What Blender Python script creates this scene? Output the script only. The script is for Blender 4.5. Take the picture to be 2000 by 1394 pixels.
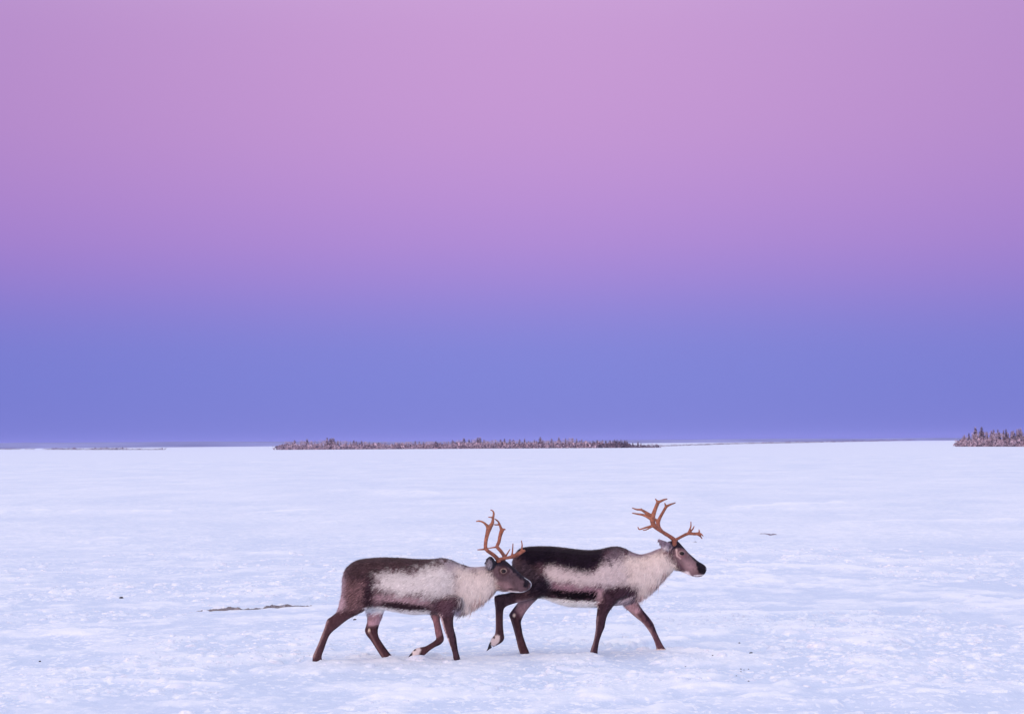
import bpy, math, random
import numpy as np
from mathutils import Vector, Matrix
from mathutils.bvhtree import BVHTree

scene = bpy.context.scene
COL = scene.collection
rad = math.radians
for o in list(bpy.data.objects):
    bpy.data.objects.remove(o)

# ------------------------------------------------------------------ camera
EYE = 2.142                    # metres above the snow
LENS = 85.0
F = LENS / 36.0 * 2000.0       # focal length in photograph pixels
PITCH = math.atan(168.5 / F)
ROLL = math.atan(17.0 / 2000.0)
fw = Vector((0, math.cos(PITCH), math.sin(PITCH)))
r0 = Vector((1, 0, 0))
u0 = r0.cross(fw)
rt = r0 * math.cos(ROLL) - u0 * math.sin(ROLL)
up = u0 * math.cos(ROLL) + r0 * math.sin(ROLL)
cam_d = bpy.data.cameras.new('camera')
cam = bpy.data.objects.new('camera', cam_d)
COL.objects.link(cam)
cam_d.lens = LENS
cam_d.sensor_width = 36.0
cam_d.clip_start = 0.5
cam_d.clip_end = 60000
M = Matrix((rt, up, -fw)).transposed().to_4x4()
M.translation = Vector((0, 0, EYE))
cam.matrix_world = M
scene.camera = cam
CAMP = Vector((0, 0, EYE))

def at(px, py, Y):
    """world point at depth Y seen at photograph pixel (px, py)"""
    d = fw + rt * ((px - 1000.0) / F) - up * ((py - 697.0) / F)
    return CAMP + d * (Y / d.y)

def ground_at(px, py):
    d = fw + rt * ((px - 1000.0) / F) - up * ((py - 697.0) / F)
    return CAMP + d * (-EYE / d.z)

def project(P):
    """(n,3) array -> photograph pixels"""
    Q = np.asarray(P, float) - np.array(CAMP)
    w = Q @ np.array(fw)
    return np.stack([1000 + F * (Q @ np.array(rt)) / w, 697 - F * (Q @ np.array(up)) / w], 1)

# ------------------------------------------------------------------ world: belt of Venus over the earth's shadow
SUN_ELEV, SUN_AZ = 4.0, 212.0     # sun just above the horizon, behind and left of the camera
world = bpy.data.worlds.new('World')
scene.world = world
world.use_nodes = True
wn, wl = world.node_tree.nodes, world.node_tree.links
wn.clear()

def srgb(r, g, b):
    f = lambda c: (c / 255.0 / 12.92) if c / 255.0 <= 0.04045 else ((c / 255.0 + 0.055) / 1.055) ** 2.4
    return (f(r), f(g), f(b))

def wmath(op, a, b=None, c=None):
    n = wn.new('ShaderNodeMath'); n.operation = op
    for i, v in enumerate((a, b, c)):
        if v is None: continue
        if isinstance(v, (int, float)): n.inputs[i].default_value = v
        else: wl.new(v, n.inputs[i])
    return n.outputs[0]

tc = wn.new('ShaderNodeTexCoord')
nrm = wn.new('ShaderNodeVectorMath'); nrm.operation = 'NORMALIZE'
wl.new(tc.outputs['Generated'], nrm.inputs[0])
sep = wn.new('ShaderNodeSeparateXYZ'); wl.new(nrm.outputs[0], sep.inputs[0])
elev = wmath('MULTIPLY', wmath('ARCSINE', sep.outputs[2]), 180 / math.pi / 90.0)   # 0..1 for 0..90 degrees
# faint slant and unevenness so the colour bands are not ruler-straight
wob = wn.new('ShaderNodeTexNoise'); wob.inputs['Scale'].default_value = 2.2
wob.inputs['Detail'].default_value = 2.0
wl.new(nrm.outputs[0], wob.inputs['Vector'])
elev2 = wmath('ADD', elev, wmath('MULTIPLY', wmath('SUBTRACT', wob.outputs['Fac'], 0.5), 0.012))
ramp = wn.new('ShaderNodeValToRGB')
ramp.color_ramp.interpolation = 'B_SPLINE'
NISH = [(0, (0.013, 0.008, 0.002)), (0.8, (0.022, 0.014, 0.003)), (2.0, (0.031, 0.023, 0.007)), (3.2, (0.034, 0.030, 0.012)),
        (5.6, (0.031, 0.034, 0.020)), (8.0, (0.026, 0.032, 0.025)), (10.5, (0.023, 0.029, 0.026))]
def seen(deg, r, g, b):      # colour the band should show, less what the daylight sky below adds to it
    c = srgb(r, g, b)
    return tuple(c[k] - float(np.interp(deg, [n[0] for n in NISH], [n[1][k] for n in NISH])) for k in range(3))
stops = [
    (-0.5, seen(0, 131, 137, 216)), (0.0, seen(0, 131, 137, 216)), (1.2, seen(1.2, 130, 138, 219)), (2.2, seen(2.2, 134, 138, 219)),
    (3.0, seen(3.0, 149, 138, 218)), (3.7, seen(3.7, 163, 139, 217)), (4.6, seen(4.6, 178, 142, 215)), (5.8, seen(5.8, 189, 147, 214)),
    (7.2, seen(7.2, 197, 152, 212)), (9.0, seen(9.0, 200, 155, 212)), (11.0, seen(11.0, 202, 159, 214)),
    (16.0, (0.85, 0.65, 0.89)), (25.0, (1.12, 0.99, 1.02)), (42.0, (1.29, 1.36, 1.38)), (90.0, (1.29, 1.48, 1.56))]
while len(ramp.color_ramp.elements) < len(stops):
    ramp.color_ramp.elements.new(0.5)
for e, (deg, c) in zip(ramp.color_ramp.elements, stops):
    e.position = max(0.0, deg / 90.0)
for e, (deg, c) in zip(ramp.color_ramp.elements, stops):
    e.color = (c[0] / 2, c[1] / 2, c[2] / 2, 1)      # ramp colours stop at 1, so they are stored halved
wl.new(elev2, ramp.inputs[0])
# the glow is strongest opposite the sun
anti = wn.new('ShaderNodeVectorMath'); anti.operation = 'DOT_PRODUCT'
wl.new(nrm.outputs[0], anti.inputs[0])
aa, ae = rad(0.5), rad(9.0)
anti.inputs[1].default_value = (math.sin(aa) * math.cos(ae), math.cos(aa) * math.cos(ae), math.sin(ae))
gauss = wmath('EXPONENT', wmath('MULTIPLY', wmath('SUBTRACT', anti.outputs['Value'], 1.0), 2.0 / 0.21 ** 2))
gmix = wn.new('ShaderNodeMix'); gmix.data_type = 'VECTOR'
wl.new(gauss, gmix.inputs['Factor'])
gmix.inputs[4].default_value = (1.48, 1.46, 1.74); gmix.inputs[5].default_value = (2.0, 2.0, 2.0)
mixc = wn.new('ShaderNodeVectorMath'); mixc.operation = 'MULTIPLY'
wl.new(ramp.outputs[0], mixc.inputs[0]); wl.new(gmix.outputs[1], mixc.inputs[1])
bg1 = wn.new('ShaderNodeBackground'); wl.new(mixc.outputs[0], bg1.inputs[0])
bg1.inputs[1].default_value = 1.0
sky = wn.new('ShaderNodeTexSky')
sky.sky_type = 'NISHITA'
sky.sun_disc = False
sky.sun_elevation = rad(SUN_ELEV)
sky.sun_rotation = rad(SUN_AZ)
bg2 = wn.new('ShaderNodeBackground'); wl.new(sky.outputs[0], bg2.inputs[0])
bg2.inputs[1].default_value = 0.01
addn = wn.new('ShaderNodeAddShader')
wl.new(bg1.outputs[0], addn.inputs[0]); wl.new(bg2.outputs[0], addn.inputs[1])
wo = wn.new('ShaderNodeOutputWorld'); wl.new(addn.outputs[0], wo.inputs[0])

# ------------------------------------------------------------------ sun (low, soft, rosy)
sun_d = bpy.data.lights.new('sun', 'SUN')
sun_d.energy = 2.0
sun_d.angle = rad(12)
sun_d.color = (1.0, 0.68, 0.56)
sun = bpy.data.objects.new('sun', sun_d)
COL.objects.link(sun)
sd = Vector((math.sin(rad(SUN_AZ)) * math.cos(rad(SUN_ELEV)), math.cos(rad(SUN_AZ)) * math.cos(rad(SUN_ELEV)), math.sin(rad(SUN_ELEV))))
sun.rotation_euler = (-sd).to_track_quat('-Z', 'Y').to_euler()

# ------------------------------------------------------------------ exposure, sampling
vs = scene.view_settings
vs.view_transform = 'Standard'; vs.look = 'None'; vs.exposure = 0.0; vs.gamma = 1.0
vs.use_curve_mapping = False
cy = scene.cycles
cy.use_denoising = True
cy.max_bounces = 6; cy.diffuse_bounces = 3; cy.volume_bounces = 1; cy.glossy_bounces = 2
cy.caustics_reflective = False; cy.caustics_refractive = False
cy.sample_clamp_indirect = 4

# ------------------------------------------------------------------ helpers
RNG = np.random.default_rng(7)
random.seed(7)

def mesh_from(name, V, Fc, mats=(), smooth=False):
    me = bpy.data.meshes.new(name)
    me.from_pydata([tuple(v) for v in V] if not isinstance(V, np.ndarray) else V.tolist(), [], Fc)
    for m in mats: me.materials.append(m)
    if smooth: me.shade_smooth()
    me.update()
    return me

def fast_quads(name, V, Q, mats=(), smooth=True):
    """numpy verts (n,3) and faces (m,k) -> mesh, quickly"""
    me = bpy.data.meshes.new(name)
    k = Q.shape[1]
    me.vertices.add(len(V)); me.vertices.foreach_set('co', V.astype(np.float32).ravel())
    me.loops.add(Q.size); me.loops.foreach_set('vertex_index', Q.astype(np.int32).ravel())
    me.polygons.add(len(Q))
    me.polygons.foreach_set('loop_start', np.arange(0, Q.size, k, dtype=np.int32))
    me.polygons.foreach_set('use_smooth', np.full(len(Q), smooth))
    for m in mats: me.materials.append(m)
    me.update(calc_edges=True)
    me.validate()
    return me

def set_col(me, cols, name='Col'):
    a = me.color_attributes.new(name, 'FLOAT_COLOR', 'POINT')
    c = np.ones((len(me.vertices), 4), np.float32)
    c[:, :3] = cols
    a.data.foreach_set('color', c.ravel())

def obj(name, me, parent=None, kind=None, label=None, cat=None, group=None, loc=None):
    o = bpy.data.objects.new(name, me)
    COL.objects.link(o)
    if parent is not None:
        o.parent = parent
    if loc is not None: o.location = loc
    if kind: o['kind'] = kind
    if label: o['label'] = label
    if cat: o['category'] = cat
    if group: o['group'] = group
    return o

def material(name, rough=0.8, spec=0.3, col=None, attr=None, sheen=0.0):
    m = bpy.data.materials.new(name); m.use_nodes = True
    b = m.node_tree.nodes['Principled BSDF']
    b.inputs['Roughness'].default_value = rough
    b.inputs['Specular IOR Level'].default_value = spec
    if sheen:
        b.inputs['Sheen Weight'].default_value = sheen
    if col: b.inputs['Base Color'].default_value = (*col, 1)
    if attr:
        a = m.node_tree.nodes.new('ShaderNodeVertexColor'); a.layer_name = attr
        m.node_tree.links.new(a.outputs[0], b.inputs['Base Color'])
    return m

def add_noise_tint(m, scale, lo, hi, detail=4):
    """multiply the base colour by a procedural noise between lo and hi"""
    nt = m.node_tree; b = nt.nodes['Principled BSDF']
    t = nt.nodes.new('ShaderNodeTexCoord')
    n = nt.nodes.new('ShaderNodeTexNoise'); n.inputs['Scale'].default_value = scale; n.inputs['Detail'].default_value = detail
    nt.links.new(t.outputs['Object'], n.inputs['Vector'])
    mr = nt.nodes.new('ShaderNodeMapRange'); mr.inputs['To Min'].default_value = lo; mr.inputs['To Max'].default_value = hi
    mr.inputs['From Min'].default_value = 0.3; mr.inputs['From Max'].default_value = 0.7
    nt.links.new(n.outputs['Fac'], mr.inputs['Value'])
    mx = nt.nodes.new('ShaderNodeVectorMath'); mx.operation = 'SCALE'
    src = b.inputs['Base Color'].links[0].from_socket if b.inputs['Base Color'].links else None
    if src: nt.links.new(src, mx.inputs[0])
    else: mx.inputs[0].default_value = b.inputs['Base Color'].default_value[:3]
    nt.links.new(mr.outputs[0], mx.inputs['Scale'])
    nt.links.new(mx.outputs[0], b.inputs['Base Color'])

def _hash(ix, iy, seed):
    h = (ix.astype(np.int64) * 374761393 + iy.astype(np.int64) * 668265263 + seed * 974634541) & 0xFFFFFFFF
    h = ((h ^ (h >> 13)) * 1274126177) & 0xFFFFFFFF
    h = ((h ^ (h >> 16)) * 2246822519) & 0xFFFFFFFF
    return ((h ^ (h >> 15)) & 0xFFFFFF) / float(0xFFFFFF)

def vnoise(x, y, seed=0):
    x = np.asarray(x, float); y = np.asarray(y, float)
    ix, iy = np.floor(x), np.floor(y)
    fx, fy = x - ix, y - iy
    fx = fx * fx * fx * (fx * (fx * 6 - 15) + 10); fy = fy * fy * fy * (fy * (fy * 6 - 15) + 10)
    a, b = _hash(ix, iy, seed), _hash(ix + 1, iy, seed)
    c, d = _hash(ix, iy + 1, seed), _hash(ix + 1, iy + 1, seed)
    return (a + (b - a) * fx) * (1 - fy) + (c + (d - c) * fx) * fy

def fbm(x, y, seed=0, oct=4, gain=0.5):
    s, amp, tot = 0, 1.0, 0
    for i in range(oct):
        s = s + amp * vnoise(x * 2 ** i + 17.3 * i, y * 2 ** i - 9.1 * i, seed + i * 13)
        tot += amp; amp *= gain
    return s / tot

def sstep(a, b, x):
    t = np.clip((x - a) / (b - a), 0, 1)
    return t * t * (3 - 2 * t)

# ------------------------------------------------------------------ snow
def snow_material():
    m = bpy.data.materials.new('snow'); m.use_nodes = True
    nt = m.node_tree; b = nt.nodes['Principled BSDF']
    b.inputs['Roughness'].default_value = 0.75
    b.inputs['Specular IOR Level'].default_value = 0.25
    at_ = nt.nodes.new('ShaderNodeVertexColor'); at_.layer_name = 'Col'
    tc = nt.nodes.new('ShaderNodeTexCoord')
    mp = nt.nodes.new('ShaderNodeMapping'); mp.inputs['Scale'].default_value = (1.0, 0.55, 1.0)
    nt.links.new(tc.outputs['Object'], mp.inputs['Vector'])
    n1 = nt.nodes.new('ShaderNodeTexNoise'); n1.inputs['Scale'].default_value = 5.0; n1.inputs['Detail'].default_value = 6
    nt.links.new(mp.outputs[0], n1.inputs['Vector'])
    n2 = nt.nodes.new('ShaderNodeTexNoise'); n2.inputs['Scale'].default_value = 38.0; n2.inputs['Detail'].default_value = 3
    nt.links.new(mp.outputs[0], n2.inputs['Vector'])
    # old icy crust (bluish) against fresh drifted snow (white): a difference of the snow itself
    ad = nt.nodes.new('ShaderNodeMath'); ad.operation = 'MULTIPLY_ADD'
    nt.links.new(n1.outputs['Fac'], ad.inputs[0]); ad.inputs[1].default_value = 0.65
    sc = nt.nodes.new('ShaderNodeSeparateColor'); nt.links.new(at_.outputs[0], sc.inputs[0])
    nt.links.new(sc.outputs[0], ad.inputs[2])
    mr = nt.nodes.new('ShaderNodeMapRange'); mr.inputs['From Min'].default_value = 0.46; mr.inputs['From Max'].default_value = 1.12
    nt.links.new(ad.outputs[0], mr.inputs['Value'])
    mx = nt.nodes.new('ShaderNodeMix'); mx.data_type = 'RGBA'
    mx.inputs['A'].default_value = (0.63, 0.70, 0.82, 1); mx.inputs['B'].default_value = (0.865, 0.88, 0.91, 1)
    nt.links.new(mr.outputs[0], mx.inputs['Factor'])
    nt.links.new(mx.outputs['Result'], b.inputs['Base Color'])
    # crisp little crusts: a sharper, finer layer on top of the broad one
    n3 = nt.nodes.new('ShaderNodeTexNoise'); n3.inputs['Scale'].default_value = 13.0; n3.inputs['Detail'].default_value = 5
    n3.inputs['Roughness'].default_value = 0.65
    nt.links.new(mp.outputs[0], n3.inputs['Vector'])
    cr = nt.nodes.new('ShaderNodeMapRange'); cr.inputs['From Min'].default_value = 0.53; cr.inputs['From Max'].default_value = 0.60
    cr.inputs['To Min'].default_value = -0.10; cr.inputs['To Max'].default_value = 0.42
    nt.links.new(n3.outputs['Fac'], cr.inputs['Value'])
    ad2 = nt.nodes.new('ShaderNodeMath'); ad2.operation = 'ADD'
    ml = nt.nodes.new('ShaderNodeMath'); ml.operation = 'MULTIPLY'
    nt.links.new(cr.outputs[0], ml.inputs[0]); nt.links.new(sc.outputs[1], ml.inputs[1])
    nt.links.new(ad.outputs[0], ad2.inputs[0]); nt.links.new(ml.outputs[0], ad2.inputs[1])
    nt.links.new(ad2.outputs[0], mr.inputs['Value'])
    bp = nt.nodes.new('ShaderNodeBump'); bp.inputs['Strength'].default_value = 0.5; bp.inputs['Distance'].default_value = 0.012
    nt.links.new(n2.outputs['Fac'], bp.inputs['Height'])
    nt.links.new(bp.outputs[0], b.inputs['Normal'])
    return m
SNOW = snow_material()

def line_w(pts):
    return [ground_at(*p) for p in pts]

def seg_dist(X, Y, a, b):
    ax, ay, bx, by = a.x, a.y, b.x, b.y
    t = np.clip(((X - ax) * (bx - ax) + (Y - ay) * (by - ay)) / ((bx - ax) ** 2 + (by - ay) ** 2), 0, 1)
    return np.hypot(X - ax - t * (bx - ax), Y - ay - t * (by - ay)), t

DRIFTS = [  # pixel polylines of the thin wind drifts, height (m), depth width (m)
    ([(-200, 1008), (0, 1005), (130, 1001), (200, 1002), (320, 1003)], 0.07, 1.3),
    ([(520, 1003), (620, 998)], 0.05, 1.4),
    ([(1460, 994), (1560, 990), (1700, 985)], 0.07, 1.6),
    ([(1640, 1025), (1760, 1022), (1960, 1021), (2100, 1022)], 0.06, 1.1),
    ([(760, 962), (850, 966)], 0.07, 2.2),
    ([(900, 1082), (1000, 1078)], 0.03, 0.5),
    ([(-100, 1052), (60, 1050), (240, 1053)], 0.03, 0.7),
    ([(1500, 1200), (1700, 1196)], 0.02, 0.25),
    ([(60, 1340), (230, 1330), (420, 1338)], 0.018, 0.2),
    ([(1620, 1350), (1800, 1340), (1900, 1346)], 0.018, 0.2),
]
CLODS = [  # churned spots: px, py, half-width m, half-depth m, height
    (1215, 1262, 0.34, 0.35, 0.06), (612, 1172, 0.22, 0.9, 0.05), (390, 1252, 0.5, 0.35, 0.02), (1585, 1218, 0.16, 0.5, 0.05),
    (1720, 1262, 0.2, 0.4, 0.03), (1400, 1300, 0.5, 0.4, 0.015), (1340, 1255, 0.3, 0.3, 0.02), (640, 1262, 0.2, 0.3, 0.02),
    (622, 1294, 0.12, 0.2, 0.022), (772, 1293, 0.12, 0.2, 0.022), (895, 1297, 0.12, 0.2, 0.022), (1022, 1283, 0.12, 0.2, 0.02), (1160, 1283, 0.12, 0.2, 0.02), (1296, 1284, 0.12, 0.2, 0.02)]

def snow_height(X, Y):
    fade = 1.0
    big = (fbm(X / 5.5, Y / 3.6, 1, 3) - 0.5) * 0.09
    lump = fbm(X / 0.55, Y / 0.75, 5, 4)
    plates = sstep(0.50, 0.60, fbm(X / 0.9 + 3, Y / 0.9, 21, 4, 0.55))
    patch = sstep(0.42, 0.62, fbm(X / 3.0, Y / 4.0, 31, 2))
    small = fbm(X / 0.12, Y / 0.16, 41, 3)
    z = big + (lump - 0.5) * 0.085 * (0.45 + 0.55 * patch) + plates * 0.022 * (0.3 + 0.7 * patch) + (small - 0.5) * 0.03
    fresh = plates * 0.42 * (0.4 + 0.6 * patch) + 0.42 * sstep(0.48, 0.66, lump) + 0.45 * (fbm(X / 4.5 + 9, Y / 7.0, 51, 3) - 0.5)
    streak = 0.38 + 0.5 * (fbm(X / 2.6, Y / 6.0, 55, 4) - 0.5)
    fresh = fresh + (streak - fresh) * sstep(30, 60, Y) * 0.85 + 0.08
    for pts, hgt, wid in DRIFTS:
        w = line_w(pts)
        for i, (a, b) in enumerate(zip(w, w[1:])):
            d, t = seg_dist(X, Y, a, b)
            hgt2 = hgt * 1.7
            f = np.exp(-(d / wid * 1.7) ** 2)
            nz = 0.5 + vnoise(X * 1.5, Y * 0.7, 77)
            z = np.maximum(z, z * (1 - f) + hgt2 * f * nz)
            fresh = np.maximum(fresh, f * 0.75 * np.clip(nz, 0, 1.1))
    for px, py, rx, ry, hgt in CLODS:
        g = ground_at(px, py)
        f = np.exp(-((X - g.x) / rx) ** 2 - ((Y - g.y) / ry) ** 2)
        cl = np.abs(fbm(X / 0.09, Y / 0.13, 91, 3) - 0.5) * 2
        z = z + f * hgt * (cl * 2.2 - 0.5)
        fresh = fresh + f * (cl - 0.3) * 0.6
    return z, np.clip(fresh, 0, 1)

def ground_z(x, y):
    z, _ = snow_height(np.array([x]), np.array([y]))
    return float(z[0])

def build_snow():
    # one wide flat sheet out to the horizon ...
    n = 96
    rings = [0, 5, 30, 200, 1500, 6000, 9500]
    V, Q = [(0, 0, -0.16)], []
    for r in rings[1:]:
        for k in range(n):
            a = 2 * math.pi * k / n
            V.append((r * math.cos(a), r * math.sin(a), -0.16))
    Fc = [(0, 1 + k, 1 + (k + 1) % n) for k in range(n)]
    for i in range(len(rings) - 2):
        s, t = 1 + i * n, 1 + (i + 1) * n
        Fc += [(s + k, t + k, t + (k + 1) % n, s + (k + 1) % n) for k in range(n)]
    me = mesh_from('snow_ground', V, Fc, [SNOW])
    set_col(me, np.tile((0.45, 0.15, 0), (len(V), 1)))
    obj('snow_ground', me, kind='structure')
    # ... and the wind-worked crust in front, finer where it is nearer
    ys = [9.0]
    while ys[-1] < 420:
        ys.append(ys[-1] + max(0.03, ys[-1] ** 2 * 0.8e-4))
    ys = np.array(ys)
    nc = 560
    ang = np.linspace(-0.34, 0.34, nc)
    X = ys[:, None] * ang[None, :]
    # widen the near end so that a step to the side still stands on it
    X = X + np.sign(ang)[None, :] * (np.abs(ang)[None, :] / 0.34) ** 3 * 3.0
    Y = np.repeat(ys[:, None], nc, 1)
    z, fr = snow_height(X.ravel(), Y.ravel())
    edge = np.minimum(np.minimum(sstep(0.34, 0.31, np.abs(np.repeat(ang[None, :], len(ys), 0))), sstep(9.0, 10.5, Y)), sstep(420, 330, Y)).ravel()
    z = z * edge - 0.2 * (1 - edge)
    V = np.stack([X.ravel(), Y.ravel(), z], 1)
    idx = np.arange(len(ys) * nc).reshape(len(ys), nc)
    Q = np.stack([idx[:-1, :-1], idx[:-1, 1:], idx[1:, 1:], idx[1:, :-1]], -1).reshape(-1, 4)
    me = fast_quads('snow_crust', V, Q, [SNOW])
    Xf, Yf = X.ravel(), Y.ravel()
    am = (0.35 + 1.0 * sstep(0.36, 0.60, fbm(Xf / 2.2, Yf / 3.2, 71, 3))) * (1 - 0.6 * sstep(32, 62, Yf))
    set_col(me, np.stack([fr, am, am * 0], 1))
    obj('snow_crust', me, kind='structure')
build_snow()

def build_clumps():
    """crumbs and crusts of wind-broken snow, far too many to count"""
    r = np.random.default_rng(17)
    n = 20000
    Y = 1 / r.uniform(1 / 48.0, 1 / 15.5, n)
    X = Y * r.uniform(-0.26, 0.26, n)
    keep = fbm(X / 1.6, Y / 2.2, 61, 3) + r.normal(0, 0.06, n) > 0.53
    X, Y = X[keep], Y[keep]; n = len(X)
    z, _ = snow_height(X, Y)
    w = np.clip(r.lognormal(math.log(0.032), 0.65, n), 0.010, 0.15) * (0.8 + 0.010 * Y)
    d = w * r.uniform(0.6, 1.6, n); h = w * r.uniform(0.10, 0.30, n)
    k = 7
    an = np.arange(k) * 2 * math.pi / k
    Vs, Ts = [], []
    ring = lambda rr, zz: np.stack([X[:, None] + w[:, None] * np.cos(an) * rr, Y[:, None] + d[:, None] * np.sin(an) * rr, z[:, None] + zz + 0 * an], -1)
    j1 = r.uniform(0.75, 1.25, (n, k)); j2 = r.uniform(0.45, 0.85, (n, k))
    def ground(P, lift):
        zz, _ = snow_height(P[..., 0].ravel(), P[..., 1].ravel())
        P[..., 2] = zz.reshape(n, k) + lift
        return P
    A = ground(ring(j1, 0.0), -0.006 - 0.0008 * (Y[:, None] - 15)); B = ground(ring(j2 * 0.8, 0.0), h[:, None] * r.uniform(0.55, 1.0, (n, k)))
    Cc = np.stack([X, Y, z + h], -1)[:, None, :]
    V = np.concatenate([A, B, Cc], 1).reshape(-1, 3)
    m = 2 * k + 1
    base = (np.arange(n) * m)[:, None]
    T = []
    for i in range(k):
        j = (i + 1) % k
        T += [np.hstack([base + i, base + j, base + k + j]), np.hstack([base + i, base + k + j, base + k + i]), np.hstack([base + k + i, base + k + j, base + 2 * k])]
    me = fast_quads('snow_clumps', V, np.concatenate(T), [SNOW])
    set_col(me, np.tile((0.5, 0.8, 0), (len(V), 1)))
    obj('snow_clumps', me, kind='stuff', label='small wind-broken crumbs of snow strewn over the crust', cat='snow')
build_clumps()

# ------------------------------------------------------------------ far hills
def build_hills():
    xs = np.linspace(-4200, 4200, 260)
    V, Fc = [], []
    for i, x in enumerate(xs):
        y = 6600 + 500 * math.sin(x * 0.0007)
        left = 1.0 / (1 + math.exp((x + 650) / 260))
        h = 3 + 9 * left + 7 * float(fbm(np.array([x / 700]), np.array([0.3]), 3, 4)[0]) + 1.2 * float(fbm(np.array([x / 60]), np.array([0.7]), 9, 3)[0])
        for dy, dz in ((-260, -0.5), (-160, 0.5), (-60, 0.85), (0, 1.0), (200, 0.6), (500, -0.5)):
            V.append((x, y + dy, dz * h if dz > 0 else -0.6))
    m = 6
    for i in range(len(xs) - 1):
        for j in range(m - 1):
            a = i * m + j
            Fc.append((a, a + m, a + m + 1, a + 1))
    mat = material('haze_tinted_hill_forest', 0.95, 0.1, (0.23, 0.25, 0.41))  # bluish distance haze is mixed into the forest's base colour
    add_noise_tint(mat, 0.004, 0.7, 1.3)
    obj('hills', mesh_from('hills', V, Fc, [mat], True), kind='structure')
build_hills()

# ------------------------------------------------------------------ trees
TREE = material('tree_needles', 0.9, 0.15, attr='Col')
BARK = material('tree_bark', 0.95, 0.1, (0.09, 0.065, 0.05))
add_noise_tint(BARK, 3.0, 0.6, 1.4)
FROST, NEEDLE = np.array((0.70, 0.55, 0.64)), np.array((0.09, 0.07, 0.095))

def crown_mesh(kind, seed, frost):
    """crown of unit height as many small drooping sprays"""
    r = np.random.default_rng(seed)
    V, T, C = [], [], []
    def tri(a, b, c, col):
        i = len(V); V.extend([a, b, c]); T.append((i, i + 1, i + 2)); C.extend([col] * 3)
    if kind == 'spruce':
        lv = 17
        for k in range(lv):
            z = 0.10 + 0.88 * k / (lv - 1)
            R = (0.17 * (1 - z) ** 0.75 + 0.012) * r.uniform(0.75, 1.15)
            nb = 9 if z < 0.7 else 6
            a0 = r.uniform(0, 6.28)
            for b in range(nb):
                if r.random() < 0.08: continue
                a = a0 + 6.283 * b / nb + r.normal(0, 0.25)
                L = R * r.uniform(0.7, 1.25)
                dz = -L * r.uniform(0.25, 0.75)
                d = np.array((math.cos(a), math.sin(a), 0)); s = np.array((-d[1], d[0], 0))
                w = L * r.uniform(0.28, 0.45)
                p0 = np.array((0, 0, z)); p1 = d * L * 0.6 + (0, 0, z + dz * 0.4); p2 = d * L + (0, 0, z + dz)
                f = np.clip(r.normal(frost, 0.28), 0, 1)
                col = FROST * f + NEEDLE * (1 - f)
                tri(p0, p1 + s * w, p1 - s * w, col * 0.8)
                tri(p1 + s * w, p2, p1 - s * w, col)
                for q in range(3):     # hanging twiglets
                    t = r.uniform(0.35, 1); pq = p0 + (p2 - p0) * t + s * w * r.uniform(-0.9, 0.9)
                    tri(pq, pq + d * 0.02 + (0, 0, -0.045), pq + s * 0.03 + (0, 0, -0.02), col * r.uniform(0.7, 1.1))
        tri(np.array((0.008, 0, 0.95)), np.array((-0.008, 0.004, 0.95)), np.array((0, 0, 1.03)), FROST * frost + NEEDLE * (1 - frost))
    else:      # bushy frosted birch or willow
        cl = [(r.normal(0, 0.13), r.normal(0, 0.13), r.uniform(0.25, 0.85), r.uniform(0.10, 0.19)) for _ in range(9)]
        for cx, cy_, cz, cr in cl:
            for q in range(34):
                v = r.normal(0, 1, 3); v /= np.linalg.norm(v)
                p = np.array((cx, cy_, cz)) + v * cr * r.uniform(0.4, 1.05)
                if p[2] > 1.0: continue
                s = r.normal(0, 1, 3) * 0.028; t = r.normal(0, 1, 3) * 0.02 + (0, 0, 0.03)
                f = np.clip(r.normal(frost, 0.25), 0, 1)
                tri(p, p + s, p + t, FROST * f + np.array((0.07, 0.05, 0.05)) * (1 - f))
    me = mesh_from('crown', np.array(V), T, [TREE])
    set_col(me, np.array(C))
    return me

def trunk_mesh(kind, seed):
    r = np.random.default_rng(seed)
    V, Fc = [], []
    def tube(p, q, a, b):
        p, q = np.array(p, float), np.array(q, float)
        d = q - p; d /= np.linalg.norm(d)
        s = np.cross(d, (0.3, 0.9, 0.1)); s /= np.linalg.norm(s); t = np.cross(d, s)
        i = len(V)
        for c, rr in ((p, a), (q, b)):
            for k in range(5):
                an = 6.283 * k / 5
                V.append(c + (s * math.cos(an) + t * math.sin(an)) * rr)
        for k in range(5):
            Fc.append((i + k, i + (k + 1) % 5, i + 5 + (k + 1) % 5, i + 5 + k))
    tube((0, 0, -0.05), (0, 0, 0.5), 0.022, 0.014); tube((0, 0, 0.5), (0.003, 0, 0.97), 0.014, 0.003)
    for k in range(6):
        z = r.uniform(0.15, 0.8); a = r.uniform(0, 6.28); L = 0.14 * (1 - z) + 0.03
        tube((0, 0, z), (math.cos(a) * L, math.sin(a) * L, z + (0.06 if kind != 'spruce' else -0.03)), 0.007, 0.003)
    return mesh_from('trunk', np.array(V), Fc, [BARK])

SPRUCE = [crown_mesh('spruce', 10 + i, 0.42) for i in range(5)]
DARKSP = [crown_mesh('spruce', 30 + i, 0.06) for i in range(3)]
BUSHY = [crown_mesh('birch', 50 + i, 0.62) for i in range(5)]
TRK = {'spruce': trunk_mesh('spruce', 1), 'birch': trunk_mesh('birch', 2)}

def plant(name, crown, kind, px, py, H, label, group, wide=1.0):
    g = ground_at(px, py)
    e = obj(name, None, label=label, cat='tree', group=group)
    e.empty_display_size = 0.5
    e.location = (g.x, g.y, -0.16)
    e.rotation_euler = (0, 0, random.uniform(0, 6.28))
    e.scale = (H * wide, H * wide, H)
    obj('crown', crown, e); obj('trunk', TRK[kind], e)
    return e

def yh(px):
    return 874.0 - 17.0 * px / 2000.0

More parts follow.
